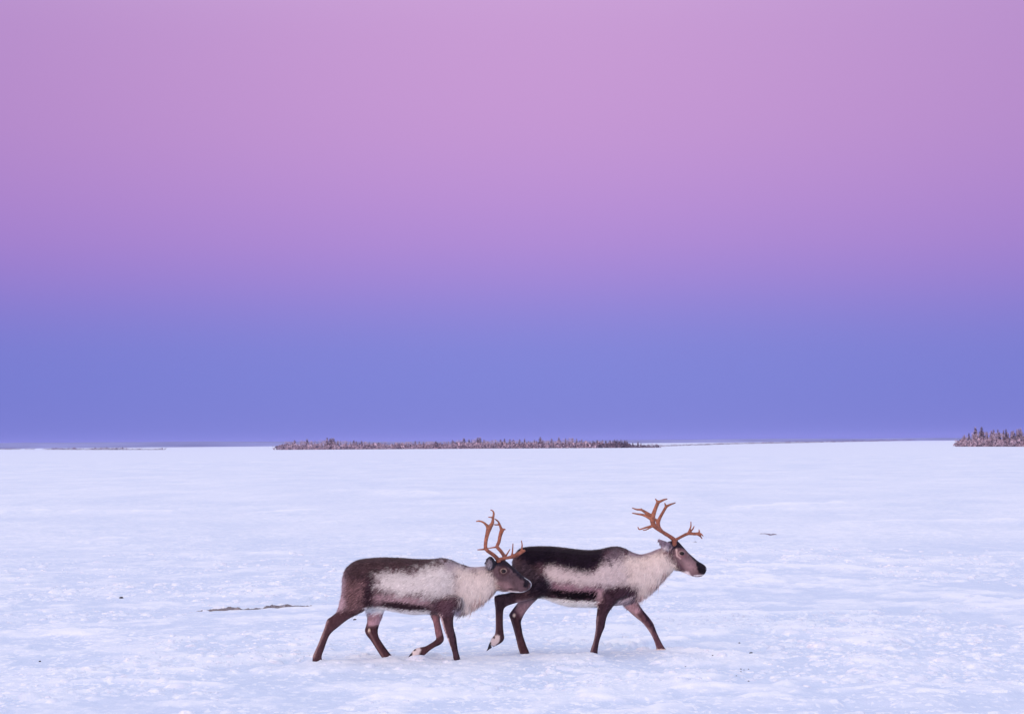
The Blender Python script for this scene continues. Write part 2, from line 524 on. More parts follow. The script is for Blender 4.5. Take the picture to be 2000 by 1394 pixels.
ISL_TOP = [(540, 868), (548, 861), (580, 858), (625, 856), (645, 854), (670, 858), (720, 860), (780, 861), (850, 859), (890, 855),
           (940, 853), (975, 856), (1020, 857), (1060, 853), (1085, 852), (1115, 853), (1150, 859), (1190, 858), (1205, 855), (1222, 857), (1228, 860)]
def interp(tab, x):
    return float(np.interp(x, [t[0] for t in tab], [t[1] for t in tab]))

def island_base(px):
    return 877.2 - 4.4 * (px - 540) / 745.0

random.seed(3)
for i in range(190):
    px = 546 + (1196 - 546) * (i + random.random()) / 190
    row = random.random()
    py = island_base(px) - row * 1.2 + 0.4
    Yd = ground_at(px, py).y
    H = (py - interp(ISL_TOP, px)) * Yd / F * random.uniform(0.6, 1.08)
    bushy = random.random() < (0.62 if px < 900 else 0.45)
    if bushy: H *= 0.92
    plant('frosted_birch_tree' if bushy else 'frosted_spruce_tree', random.choice(BUSHY if bushy else SPRUCE), 'birch' if bushy else 'spruce', px, py, H,
          'frost-covered rounded tree in the long low wooded island' if bushy else 'frost-dusted pointed conifer in the long low wooded island',
          'rounded frosted trees on the long island' if bushy else 'pointed frosted conifers on the long island', random.uniform(1.5, 2.4))
for i in range(22):      # the darker stand towards the island's right end
    px = 1158 + (1226 - 1158) * (i + random.random()) / 22
    py = island_base(px) - random.random() * 1.0 + 0.5
    Yd = ground_at(px, py).y
    H = (py - interp(ISL_TOP, px)) * Yd / F * random.uniform(0.75, 1.05)
    plant('dark_spruce_tree', random.choice(DARKSP), 'spruce', px, py, H, 'dark unfrosted spruce in the stand near the long island\'s right end', 'dark spruces near the island tip', random.uniform(1.3, 1.9))
for px, top, wide, lab in ((1236, 863, 2.2, 'broad dark spruce just right of the dark stand on the long island'),
                           (1246, 861, 2.0, 'taller of the paired dark spruces at the right tip of the long island'),
                           (1252, 863, 1.6, 'shorter of the paired dark spruces at the right tip of the long island'),
                           (1264, 868, 3.6, 'low dark bushy spruce at the extreme right tip of the long island')):
    py = island_base(px) + 0.3
    Yd = ground_at(px, py).y
    plant('dark_spruce_tree', DARKSP[int(px) % 3], 'spruce', px, py, (py - top) * Yd / F, lab, 'dark spruces at the island tip', wide)
RI_TOP = [(1866, 864), (1878, 852), (1888, 843), (1903, 835), (1940, 834), (1960, 838), (1985, 835), (2060, 836), (2300, 842)]
for i in range(98):
    px = 1873 + (2150 - 1873) * ((i + random.random()) / 98) ** 1.15
    front = random.random()
    py = 870.4 - front * 1.2
    Yd = ground_at(px, py).y
    bushy = random.random() < 0.42
    H = (py - interp(RI_TOP, px)) * Yd / F * (random.uniform(0.5, 0.85) if bushy else random.uniform(0.72, 1.12))
    plant('frosted_birch_tree' if bushy else 'frosted_spruce_tree', random.choice(BUSHY) if bushy else random.choice(SPRUCE + DARKSP[:1]), 'birch' if bushy else 'spruce', px, py, H,
          'rounded pink-frosted tree in the grove at the right edge' if bushy else 'pointed conifer in the grove at the right edge',
          'rounded trees of the right-hand grove' if bushy else 'pointed conifers of the right-hand grove', random.uniform(1.2, 1.7) if bushy else random.uniform(1.0, 1.5))

def scrub(name, spots, seed, label, cat, frost):
    """low brush that nobody could count: one joined mass of small twig sprays"""
    r = np.random.default_rng(seed)
    V, T, C = [], [], []
    for px, py, hm, n, spread in spots:
        g = ground_at(px, py)
        for q in range(n):
            p = np.array((g.x + r.normal(0, spread), g.y + r.normal(0, spread * 1.5), -0.16 + hm * r.uniform(0, 1) ** 1.3))
            s = r.normal(0, 1, 3) * 0.22 * hm; t = r.normal(0, 1, 3) * 0.12 * hm + (0, 0, 0.3 * hm)
            i = len(V); V.extend([p - s, p + s, p + t]); T.append((i, i + 1, i + 2))
            f = np.clip(r.normal(frost, 0.25), 0, 1)
            C.extend([FROST * f + NEEDLE * (1 - f)] * 3)
    me = mesh_from(name, np.array(V), T, [TREE]); set_col(me, np.array(C))
    return obj(name, me, kind='stuff', label=label, cat=cat)

scrub('undergrowth', [(px, island_base(px) + 0.4, random.uniform(1.2, 2.4), 26, 0.9) for px in np.linspace(540, 1172, 285)], 4,
      'low frosted brush along the foot of the long wooded island', 'brush', 0.4)
scrub('undergrowth', [(px, island_base(px) + 0.4, random.uniform(1.0, 2.2) * (1 if px < 1230 else 0.55), 26, 0.9) for px in np.linspace(1172, 1286, 56)], 14,
      'low dark brush along the right tip of the long wooded island', 'brush', 0.05)
scrub('undergrowth', [(px, 870.9, random.uniform(1.0, 2.0), 34, 0.8) for px in np.linspace(1873, 2160, 166)], 5,
      'low frosted brush along the foot of the right-hand grove', 'brush', 0.45)
far = []
for px in np.linspace(-160, 318, 420):
    if 40 < px < 52 or 66 < px < 84 or random.random() < 0.2: continue
    far.append((px, 877.9 - 0.6 * max(0, 1 - px / 160), random.uniform(0.6, 1.7) * (1.0 if px < 250 else 0.6), 12, 1.6))
for px in np.linspace(1284, 1842, 460):
    base = np.interp(px, [1284, 1440, 1600, 1740, 1842], [871.2, 866.6, 863.8, 860.9, 859.6])
    if random.random() < 0.12: continue
    Yd = ground_at(px, base).y
    far.append((px, base, random.uniform(0.5, 1.0) * Yd / F * 3.0, 12, Yd * 0.0009))
scrub('distant_forest', far, 6, 'thin dark line of distant forest along the far shore', 'forest', 0.02)

# ------------------------------------------------------------------ reindeer
FUR = material('reindeer_fur', 1.0, 0.03, attr='Col', sheen=0.10)
ANT = material('antler_bone', 0.5, 0.35, attr='Col')
add_noise_tint(ANT, 45.0, 0.6, 1.3)
HOOF = material('hoof_horn', 0.45, 0.4, (0.02, 0.018, 0.022))
EYEM = material('eye_dark', 0.22, 0.25, (0.012, 0.008, 0.01))

def Z(ox, oy, s):
    return lambda u, v: (ox + u / s, oy + v / s)

def loft_sections(secs, sub=4):
    """Catmull-Rom through section rows (ax,az,bx,bz,y,hw,egg)"""
    S = np.array(secs, float)
    P = np.vstack([2 * S[0] - S[1], S, 2 * S[-1] - S[-2]])
    out = []
    for i in range(1, len(P) - 2):
        for k in range(sub):
            t = k / sub
            p0, p1, p2, p3 = P[i - 1], P[i], P[i + 1], P[i + 2]
            out.append(0.5 * (2 * p1 + (p2 - p0) * t + (2 * p0 - 5 * p1 + 4 * p2 - p3) * t * t + (3 * p1 - p0 - 3 * p2 + p3) * t ** 3))
    out.append(S[-1])
    return out

def loft(V, Fc, secs, sub=4, n=20):
    """secs: world rows (ax, az, bx, bz, y, hw, egg); egg<0 narrows the b end"""
    rows = loft_sections(secs, sub)
    start = len(V)
    for ax, az, bx, bz, y, hw, egg in rows:
        cx, cz, ux, uz = (ax + bx) / 2, (az + bz) / 2, (ax - bx) / 2, (az - bz) / 2
        for k in range(n):
            t = 2 * math.pi * k / n
            c, s = math.cos(t), math.sin(t)
            w = hw * (1 + egg * -c) if egg >= 0 else hw * (1 - egg * c) / (1 - egg * 0.4)
            V.append((cx + ux * c, y + w * math.copysign(abs(s) ** 0.9, s), cz + uz * c))
    for i in range(len(rows) - 1):
        a, b = start + i * n, start + (i + 1) * n
        for k in range(n):
            Fc.append((a + k, a + (k + 1) % n, b + (k + 1) % n, b + k))
    Fc.append(tuple(start + k for k in range(n))[::-1])
    Fc.append(tuple(start + (len(rows) - 1) * n + k for k in range(n)))

def remeshed(name, V, Fc, voxel, smooth_it, mats):
    me = mesh_from(name + '_raw', V, Fc)
    o = bpy.data.objects.new(name + '_raw', me); COL.objects.link(o)
    md = o.modifiers.new('r', 'REMESH'); md.mode = 'VOXEL'; md.voxel_size = voxel
    if smooth_it:
        ms = o.modifiers.new('s', 'SMOOTH'); ms.factor = 0.5; ms.iterations = smooth_it
    dg = bpy.context.evaluated_depsgraph_get()
    ev = o.evaluated_get(dg)
    out = bpy.data.meshes.new_from_object(ev)
    bpy.data.objects.remove(o); bpy.data.meshes.remove(me)
    out.name = name
    out.materials.clear()
    for m in mats: out.materials.append(m)
    out.shade_smooth()
    return out

def tube_chain(V, Fc, pts, n=8):
    """pts: (Vector, radius, flat) polyline -> tapered tube with round ends"""
    # smooth the polyline
    S = np.array([(p.x, p.y, p.z, r) for p, r in pts])
    P = np.vstack([2 * S[0] - S[1], S, 2 * S[-1] - S[-2]])
    rows = []
    for i in range(1, len(P) - 2):
        for k in range(4):
            t = k / 4
            p0, p1, p2, p3 = P[i - 1], P[i], P[i + 1], P[i + 2]
            rows.append(0.5 * (2 * p1 + (p2 - p0) * t + (2 * p0 - 5 * p1 + 4 * p2 - p3) * t * t + (3 * p1 - p0 - 3 * p2 + p3) * t ** 3))
    rows.append(S[-1])
    R = np.array(rows)
    start = len(V)
    for i in range(len(R)):
        d = R[min(i + 1, len(R) - 1), :3] - R[max(i - 1, 0), :3]
        d /= (np.linalg.norm(d) + 1e-9)
        s = np.cross(d, (0.12, 1, 0.07)); s /= np.linalg.norm(s); t = np.cross(d, s)
        for k in range(n):
            a = 2 * math.pi * k / n
            V.append(tuple(R[i, :3] + (s * math.cos(a) + t * math.sin(a)) * R[i, 3] * 1.22 + 0.0012))
    for i in range(len(R) - 1):
        a, b = start + i * n, start + (i + 1) * n
        for k in range(n):
            Fc.append((a + k, a + (k + 1) % n, b + (k + 1) % n, b + k))
    Fc.append(tuple(start + k for k in range(n))[::-1])
    Fc.append(tuple(start + (len(R) - 1) * n + k for k in range(n)))

def poly_sd(P, poly):
    """signed distance (negative inside) of points P (n,2) to polygon"""
    poly = np.array(poly, float)
    d = np.full(len(P), 1e9); inside = np.zeros(len(P), bool)
    for i in range(len(poly)):
        a, b = poly[i], poly[(i + 1) % len(poly)]
        ab = b - a
        t = np.clip(((P - a) @ ab) / (ab @ ab + 1e-9), 0, 1)
        d = np.minimum(d, np.linalg.norm(P - a - t[:, None] * ab, axis=1))
        cond = ((a[1] > P[:, 1]) != (b[1] > P[:, 1]))
        xi = a[0] + (P[:, 1] - a[1]) / (b[1] - a[1] + 1e-9) * ab[0]
        inside ^= cond & (P[:, 0] < xi)
    return np.where(inside, -d, d)

def line_sd(P, pts, r):
    d = np.full(len(P), 1e9)
    pts = np.array(pts, float)
    for a, b in zip(pts, pts[1:]):
        ab = b - a
        t = np.clip(((P - a) @ ab) / (ab @ ab + 1e-9), 0, 1)
        d = np.minimum(d, np.linalg.norm(P - a - t[:, None] * ab, axis=1))
    return d - r

ILL = np.array((0.90, 0.86, 1.0))     # light that falls on the animals, to turn seen colour into coat colour
def coat(c):
    v = np.array(srgb(*c)) / ILL
    k = float(sstep(0.012, 0.13, v.mean()))          # dark hair is browner and deeper than it looks under the violet sky
    return np.clip(v * (np.array((0.56, 0.76, 0.76)) * (1 - k) + k), 0.004, 0.86)

def paint(P3, layers, zoom, base):
    """coat colour of world points from the pattern drawn in zoom coordinates"""
    ox, oy, s = zoom
    q = project(P3)
    uv = np.stack([(q[:, 0] - ox) * s, (q[:, 1] - oy) * s], 1)
    n1 = fbm(uv[:, 0] / 28, uv[:, 1] / 40, 11, 3) - 0.5
    n2 = fbm(uv[:, 0] / 9, uv[:, 1] / 16, 12, 2) - 0.5
    col = np.repeat(coat(base)[None, :], len(uv), 0)
    for L in layers:
        kind, geo, c, soft = L[0], L[1], L[2], L[3]
        rough = L[4] if len(L) > 4 else 1.0
        if soft >= 14: soft = soft * 1.45
        if kind == 'p': sd_ = poly_sd(uv, geo)
        elif kind == 'l': sd_ = line_sd(uv, geo[:-1], geo[-1])
        else:
            cx, cy_, rx, ry = geo
            sd_ = (np.hypot((uv[:, 0] - cx) / rx, (uv[:, 1] - cy_) / ry) - 1) * min(rx, ry)
        sd_ = sd_ + (n1 * 1.6 + n2 * 1.2) * soft * rough
        a = sstep(soft, -soft, sd_)[:, None]
        col = col * (1 - a) + coat(c) * a
    amp = 1 - 0.65 * sstep(0.15, 0.5, col.mean(1))
    col = col * (1 + amp * (0.6 * n2 + 0.7 * n1))[:, None]
    return np.clip(col, 0.003, 0.9), uv

def fur_mesh(body, layers, zoom, base, seed, count, length_fn, flow_fn):
    r = np.random.default_rng(seed)
    body.calc_loop_triangles()
    nv = len(body.vertices)
    co = np.empty(nv * 3); body.vertices.foreach_get('co', co); co = co.reshape(-1, 3)
    no = np.empty(nv * 3); body.vertices.foreach_get('normal', no); no = no.reshape(-1, 3)
    tr = np.empty(len(body.loop_triangles) * 3, np.int32); body.loop_triangles.foreach_get('vertices', tr); tr = tr.reshape(-1, 3)
    a, b, c = co[tr[:, 0]], co[tr[:, 1]], co[tr[:, 2]]
    area = np.linalg.norm(np.cross(b - a, c - a), axis=1) / 2
    pick = r.choice(len(tr), count, p=area / area.sum())
    w = r.dirichlet((1, 1, 1), count)
    P = a[pick] * w[:, :1] + b[pick] * w[:, 1:2] + c[pick] * w[:, 2:]
    N = no[tr[pick, 0]] * w[:, :1] + no[tr[pick, 1]] * w[:, 1:2] + no[tr[pick, 2]] * w[:, 2:]
    N /= np.linalg.norm(N, axis=1)[:, None] + 1e-9
    _, uv = paint(P, [], zoom, base)
    L0 = length_fn(uv)
    J = r.normal(0, 1, (count, 3)) * (np.minimum(L0, 0.03) * 0.55)[:, None]; J[:, 1] = 0
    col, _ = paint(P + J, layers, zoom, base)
    L = L0 * r.uniform(0.55, 1.25, count)
    lock = (r.random(count) < np.where(L0 > 0.024, 0.02, 0.12)) & (L0 > 0.015)
    L = np.where(lock, L * 1.9, L)
    fl, lift = flow_fn(uv)
    D = fl - N * np.sum(fl * N, 1)[:, None]
    D /= np.linalg.norm(D, axis=1)[:, None] + 1e-6
    D = D + N * lift[:, None] * r.uniform(0.6, 1.5, count)[:, None] + r.normal(0, 0.11, (count, 3))
    D /= np.linalg.norm(D, axis=1)[:, None]
    S = np.cross(D, N); S /= np.linalg.norm(S, axis=1)[:, None] + 1e-9
    wd = (0.0016 + 0.03 * L) * r.uniform(0.8, 1.3, count)
    wd = np.where(lock, 0.0042, wd)
    tip = P + D * L[:, None]
    tip[:, 2] -= L * L * 1.2          # long hair hangs
    V = np.stack([P - S * wd[:, None] - N * 0.002, P + S * wd[:, None] - N * 0.002, tip], 1).reshape(-1, 3)
    T = np.arange(count * 3).reshape(-1, 3)
    me = fast_quads('fur', V, T, [FUR])
    sg = 0.36 - 0.27 * sstep(0.12, 0.42, col.mean(1))
    sg = np.where(lock, sg * 1.5 + 0.04, sg)
    jit = np.clip(1 + r.normal(0, 1, count) * sg, 0.3, 2.2)[:, None]
    set_col(me, np.repeat(np.clip(col * jit, 0.003, 0.92), 3, 0))
    me.normals_split_custom_set_from_vertices(np.repeat(N, 3, 0).tolist())
    return me

def build_hoof(parent, tip, heel, top, yc, Yd, ground):
    """cloven hoof: two claws side by side plus dew claws; points are photograph pixels"""
    V, Fc = [], []
    T, H, U = (at(*p, Yd) for p in (tip, heel, top))
    for s in (-1, 1):
        y0 = Yd + s * 0.017
        i = len(V)
        for f, hh, ww in ((0.0, 1.0, 0.6), (0.35, 1.0, 1.0), (0.7, 0.75, 0.9), (1.0, 0.08, 0.25)):
            b = H.lerp(T, f)
            t = U.lerp(T, f)
            t = b.lerp(t, max(0.25, hh))
            for p in (b, t):
                for w in (-1, 1):
                    V.append((p.x, y0 + w * 0.0155 * ww, p.z))
        for k in range(3):
            a = i + k * 4; b = a + 4
            Fc += [(a, a + 1, b + 1, b), (a + 2, b + 2, b + 3, a + 3), (a, b, b + 2, a + 2), (a + 1, a + 3, b + 3, b + 1)]
        Fc += [(i, i + 2, i + 3, i + 1), (i + 12, i + 13, i + 15, i + 14)]
    me = mesh_from('hoof', V, Fc, [HOOF])
    obj('hoof', me, parent)

def reindeer(cfg):
    Yd = cfg['Y']
    root_p = at(*cfg['root'], Yd); root_p.z = 0
    root = obj('reindeer', None, label=cfg['label'], cat='reindeer')
    root.location = root_p
    bpy.context.view_layer.update()
    inv = root_p.copy()
    V, Fc = [], []
    for part in cfg['parts']:
        z = Z(*part['zoom']); yo = part.get('y', 0.0)
        rows = []
        for s in part['secs']:
            a, b = z(s[0], s[1]), z(s[2], s[3])
            y = Yd + (s[6] if len(s) > 6 else yo)
            A, B = at(*a, y), at(*b, y)
            half = (A - B).length / 2
            hw = s[4] if len(s) > 4 and s[4] else half * part.get('ratio', 0.8)
            rows.append((A.x, A.z, B.x, B.z, y, hw, s[5] if len(s) > 5 and s[5] is not None else 0.0))
        loft(V, Fc, rows, 4, 22)
    body = remeshed('body', V, Fc, 0.0085, 3, [FUR])
    nv = len(body.vertices)
    co = np.empty(nv * 3); body.vertices.foreach_get('co', co); co = co.reshape(-1, 3)
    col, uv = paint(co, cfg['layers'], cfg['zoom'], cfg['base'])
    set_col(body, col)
    body.calc_loop_triangles()
    bvh = BVHTree.FromPolygons([tuple(c) for c in co], [tuple(p.vertices) for p in body.polygons])
    fur = fur_mesh(body, cfg['layers'], cfg['zoom'], cfg['base'], cfg['seed'], cfg['hair'], cfg['length'], cfg['flow'])
    for me in (body, fur):
        me.transform(Matrix.Translation(-inv))
    obj('body', body, root)
    f = obj('fur', fur, root); f['kind'] = 'stuff'
    # eyes: found on the surface from the side
    ep = at(*cfg['eye'], Yd)
    for s in (-1, 1):
        hit = bvh.ray_cast(Vector((ep.x, Yd + s * 1.0, ep.z)), Vector((0, -s, 0)))
        p = hit[0] if hit[0] else Vector((ep.x, Yd + s * 0.08, ep.z))
        Ve, Fe = [], []
        nu, nw = 14, 9
        for j in range(nw + 1):
            for i in range(nu):
                th, ph = math.pi * j / nw, 2 * math.pi * i / nu
                Ve.append((0.023 * math.sin(th) * math.cos(ph), -s * 0.012 * 0 + 0.012 * math.sin(th) * math.sin(ph), 0.018 * math.cos(th)))
        for j in range(nw):
            for i in range(nu):
                Fe.append((j * nu + i, (j + 1) * nu + i, (j + 1) * nu + (i + 1) % nu, j * nu + (i + 1) % nu))
        me = mesh_from('eye', Ve, Fe, [EYEM], True)
        obj('eye', me, root, loc=p - inv + Vector((0, s * 0.004, 0)))
    # antlers
    for side, chains in cfg['antlers']:
        Va, Fa = [], []
        for zoom, pts in chains:
            z = Z(*zoom)
            tube_chain(Va, Fa, [(at(*z(u, v), Yd + y), r) for u, v, y, r in pts])
        me = remeshed('antler', Va, Fa, 0.0042, 3, [ANT])
        n = len(me.vertices)
        c = np.empty(n * 3); me.vertices.foreach_get('co', c); c = c.reshape(-1, 3)
        ctr = np.array(at(*cfg['antler_root'], Yd))
        dist = np.linalg.norm(c - ctr, axis=1)
        t = np.clip(dist / 0.62, 0, 1)[:, None]
        nz = fbm(c[:, 0] * 30, c[:, 2] * 22, 4, 3)[:, None]
        cc = np.array((0.21, 0.070, 0.044)) * (1 - t) + np.array((0.37, 0.145, 0.075)) * t
        tipd = sstep(0.30, 0.42, dist)[:, None] * sstep(0.5, 0.7, nz) * 0.5
        cc = cc * (0.65 + 0.75 * nz) * (1 - tipd) + np.array((0.09, 0.045, 0.04)) * tipd
        set_col(me, cc)
        me.transform(Matrix.Translation(-inv))
        obj('antler', me, root)
    for tip, heel, top, yo in cfg['hooves']:
        before = set(bpy.data.objects)
        build_hoof(root, tip, heel, top, yo, Yd + yo, 0)
        h = (set(bpy.data.objects) - before).pop()
        h.data.transform(Matrix.Translation(-inv))
    return root

Z1 = (580, 970, 4.160); Z2 = (920, 950, 3.983); Z3 = (900, 980, 6.970); H2 = (1210, 960, 6.337)
L1 = (600, 1160, 9.956); L2 = (770, 1160, 9.956); L3 = (930, 1140, 9.294); L4 = (1130, 1140, 9.295)

def zpx(zm, *pts):
    return [Z(*zm)(u, v) for u, v in pts]

# ---- trailing reindeer -------------------------------------------------
d1_parts = [
    dict(zoom=Z1, secs=[  # trunk and neck: top, bottom, half-width
        (372, 650, 368, 790, .06, 0), (392, 592, 385, 860, .125, .05), (430, 548, 425, 892, .165, .08), (500, 510, 500, 905, .20, .08), (600, 496, 600, 908, .215, .08),
        (700, 490, 700, 915, .225, .08), (850, 494, 850, 942, .235, .08), (950, 502, 950, 955, .23, .08), (1080, 504, 1080, 950, .21, .05),
        (1180, 496, 1180, 952, .185, 0), (1250, 508, 1250, 952, .16, -.1), (1325, 540, 1320, 942, .135, -.25), (1400, 565, 1390, 925, .115, -.35),
        (1470, 568, 1455, 890, .10, -.35), (1540, 560, 1520, 845, .092, -.3), (1600, 556, 1585, 790, .085, -.2), (1640, 560, 1640, 755, .075, 0)]),
    dict(zoom=Z1, secs=[  # head
        (1555, 560, 1585, 720, .07, 0), (1622, 512, 1625, 752, .088, 0), (1685, 512, 1672, 770, .094, -.1), (1742, 556, 1720, 772, .078, -.1),
        (1797, 605, 1768, 776, .062, 0), (1844, 648, 1815, 778, .053, .05), (1880, 672, 1855, 770, .052, .05), (1900, 690, 1885, 752, .042, 0), (1908, 708, 1902, 735, .022, 0)]),
    dict(zoom=Z3, secs=[  # near ear, cupped towards the camera
        (470, 850, 440, 905, .014, 0, -.085), (455, 790, 385, 910, .016, 0, -.105), (440, 755, 345, 880, .014, 0, -.125), (420, 735, 330, 830, .012, 0, -.14), (390, 735, 340, 785, .010, 0, -.145)]),
    dict(zoom=Z3, secs=[  # far ear
        (480, 850, 450, 900, .014, 0, .085), (470, 800, 410, 890, .016, 0, .105), (455, 770, 380, 860, .014, 0, .125), (430, 755, 370, 800, .010, 0, .14)]),
    dict(zoom=L1, y=-.115, ratio=.72, secs=[  # near hind leg
        (760, -420, 1500, -250, .10, 0, -.09), (700, -150, 1380, 130, .105, 0, -.11), (640, 120, 1180, 285, .09, 0, -.12), (580, 330, 905, 425, .065, 0, -.12), (478, 425, 745, 525, .05, 0, -.12),
        (385, 495, 620, 625, .04), (338, 640, 500, 722, .034), (275, 800, 430, 805, .030), (217, 950, 372, 942, .029), (155, 1090, 325, 1082, .031), (108, 1200, 285, 1195, .034), (100, 1310, 290, 1310, .036)]),
    dict(zoom=L1, y=.115, ratio=.72, secs=[  # far hind leg
        (1000, 0, 1560, 60, .10, 0, .09), (1110, 230, 1530, 250, .08, 0, .11), (1160, 390, 1490, 350, .06), (1170, 500, 1445, 480, .05), (1140, 620, 1400, 600, .042), (1118, 700, 1375, 705, .038),
        (1150, 790, 1385, 795, .034), (1230, 890, 1405, 855, .030), (1315, 1020, 1485, 980, .029), (1400, 1155, 1580, 1110, .031), (1465, 1250, 1655, 1205, .034), (1520, 1330, 1725, 1300, .034)]),
    dict(zoom=L2, y=-.10, ratio=.75, secs=[  # near fore leg
        (800, -30, 1330, 60, .075, 0, -.09), (815, 150, 1300, 200, .08, 0, -.10), (840, 320, 1205, 320, .07), (880, 420, 1160, 425, .056), (928, 560, 1148, 560, .046), (970, 700, 1165, 685, .040),
        (1030, 850, 1205, 830, .036), (1085, 1000, 1225, 980, .029), (1130, 1130, 1246, 1110, .028), (1145, 1230, 1275, 1215, .033), (1165, 1330, 1305, 1330, .034)]),
    dict(zoom=L2, y=.10, ratio=.75, secs=[  # far fore leg, lifted
        (690, 200, 960, 250, .07, 0, .09), (705, 380, 900, 400, .055), (745, 500, 890, 505, .044), (778, 650, 920, 650, .038), (798, 780, 952, 775, .036), (815, 862, 968, 885, .034),
        (775, 905, 905, 972, .032), (700, 955, 810, 1018, .029), (600, 1010, 695, 1090, .029), (500, 1030, 590, 1180, .034), (430, 1045, 480, 1215, .033), (365, 1090, 385, 1235, .028), (320, 1150, 335, 1245, .022)]),
]
d1_layers = [
    ('p', [(330, 560), (385, 585), (400, 760), (405, 900), (330, 950), (290, 800)], (176, 150, 168), 22),
    ('p', [(420, 640), (600, 660), (640, 760), (600, 900), (470, 960), (400, 900), (395, 760)], (104, 79, 87), 25),
    ('p', [(395, 575), (470, 505), (560, 480), (700, 470), (1000, 480), (1200, 470), (1250, 505), (1130, 560), (1040, 605), (930, 615), (700, 605), (640, 640), (600, 700), (430, 680), (395, 640)], (78, 54, 62), 24),
    ('p', [(560, 660), (640, 650), (640, 780), (600, 880), (545, 895), (540, 760)], (66, 42, 54), 22),
    ('p', [(640, 790), (850, 795), (1050, 820), (1110, 890), (850, 870), (640, 850)], (150, 124, 138), 20),
    ('p', [(645, 655), (720, 618), (900, 618), (1000, 592), (1100, 560), (1230, 545), (1300, 600), (1300, 800), (1150, 815), (1000, 805), (850, 795), (720, 770), (655, 730)], (203, 197, 207), 32, 1.3),
    ('p', [(1170, 515), (1300, 530), (1430, 570), (1430, 600), (1250, 600)], (160, 148, 164), 24, 1.5),
    ('p', [(1295, 590), (1420, 580), (1530, 590), (1585, 640), (1640, 740), (1610, 800), (1560, 870), (1480, 970), (1350, 960), (1340, 870), (1295, 790)], (217, 204, 209), 40),
    ('p', [(1380, 545), (1560, 540), (1560, 580), (1400, 590)], (188, 172, 190), 12),
    ('l', [(1640, 765), (1560, 810), (1440, 850), 8], (165, 128, 132), 14),
    ('p', [(700, 842), (850, 852), (1000, 878), (1085, 888), (1080, 915), (850, 914), (700, 882)], (56, 32, 42), 9),
    ('p', [(545, 900), (690, 890), (850, 920), (1085, 920), (1085, 985), (800, 1000), (560, 975)], (246, 238, 240), 7),
    ('p', [(1140, 835), (1250, 825), (1285, 800), (1345, 855), (1350, 900), (1290, 960), (1285, 1110), (1160, 1000), (1105, 900)], (88, 62, 76), 18),
    ('p', [(1285, 900), (1345, 895), (1345, 970), (1280, 985)], (200, 186, 210), 10),
    ('l', [(1335, 925), (1385, 915), 8], (96, 74, 88), 10),
    # legs: coat first, then light and shade painted along the edges
    ('p', [(90, 1400), (60, 1250), (230, 985), (330, 930), (520, 930), (420, 1010), (320, 1080), (230, 1340)], (82, 53, 62), 14),
    ('p', [(545, 1060), (680, 1060), (820, 1400), (690, 1400)], (80, 50, 58), 14),
    ('p', [(570, 945), (710, 945), (680, 1040), (575, 1050)], (165, 134, 152), 12),
    ('e', (587, 1088, 8, 16), (240, 206, 195), 5),
    ('p', [(1160, 1000), (1285, 960), (1350, 1400), (1250, 1400)], (76, 50, 60), 12),
    ('p', [(1080, 950), (1150, 960), (1185, 1100), (1190, 1190), (1120, 1190), (1090, 1060)], (128, 94, 106), 12),
    ('p', [(1200, 1100), (1200, 1190), (1040, 1300), (900, 1330), (960, 1230), (1120, 1160)], (84, 54, 62), 10),
    ('l', [(130, 1300), (200, 1130), (243, 1010), 10], (142, 116, 122), 12),  # rear edges: paler hair, with the lit side of the leg painted in
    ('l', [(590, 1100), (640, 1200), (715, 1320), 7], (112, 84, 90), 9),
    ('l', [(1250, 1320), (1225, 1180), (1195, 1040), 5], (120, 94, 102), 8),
    ('l', [(208, 1310), (242, 1200), (325, 1078), (450, 1003), 8], (40, 26, 44), 10),  # front and under edges: leg shading painted as darker colour
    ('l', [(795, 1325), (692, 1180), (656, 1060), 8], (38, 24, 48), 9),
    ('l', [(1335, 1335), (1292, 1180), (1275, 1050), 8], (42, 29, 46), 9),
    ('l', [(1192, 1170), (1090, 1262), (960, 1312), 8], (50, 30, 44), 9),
    ('p', [(900, 1330), (930, 1240), (985, 1205), (1010, 1240), (970, 1310)], (208, 197, 208), 7),
    ('e', (957, 1241, 9, 7), (62, 50, 64), 5),
    ('l', [(905, 1318), (935, 1270), 5], (60, 50, 70), 5),
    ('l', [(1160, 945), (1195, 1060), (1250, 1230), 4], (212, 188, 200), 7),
    # head
    ('p', [(1585, 560), (1640, 500), (1710, 500), (1800, 595), (1900, 675), (1890, 775), (1720, 775), (1660, 700), (1600, 640)], (90, 70, 80), 13),
    ('p', [(1630, 690), (1720, 690), (1760, 740), (1720, 765), (1660, 745)], (124, 99, 108), 14),
    ('p', [(1600, 545), (1640, 495), (1710, 495), (1800, 590), (1890, 665), (1850, 690), (1790, 640), (1730, 580), (1640, 570)], (50, 36, 50), 9),
    ('e', (1680, 602, 52, 42), (78, 52, 60), 12),
    ('e', (1679, 600, 25, 20), (176, 152, 152), 5, 0.4),
    ('e', (1679, 600, 20, 16), (30, 20, 28), 4, 0.3),
    ('p', [(1840, 665), (1890, 680), (1870, 740), (1840, 730)], (44, 32, 44), 9),
    ('l', [(1720, 745), (1770, 748), 5], (80, 55, 64), 7),
    ('p', [(1640, 770), (1760, 765), (1830, 772), (1800, 800), (1640, 800)], (226, 214, 226), 7),
    ('l', [(1855, 655), (1888, 672), (1910, 700), (1908, 738), (1880, 768), (1815, 780), (1770, 776), 6], (222, 220, 244), 6, 0.8),
    ('l', [(1800, 757), (1870, 745), 2], (60, 44, 56), 4),
    # ear
    ('e', (1568, 530, 50, 62), (52, 42, 56), 8),
    ('e', (1562, 543, 22, 34), (150, 140, 154), 9),
]

def seg(uv, poly, soft):
    return sstep(soft, -soft, poly_sd(uv, poly))

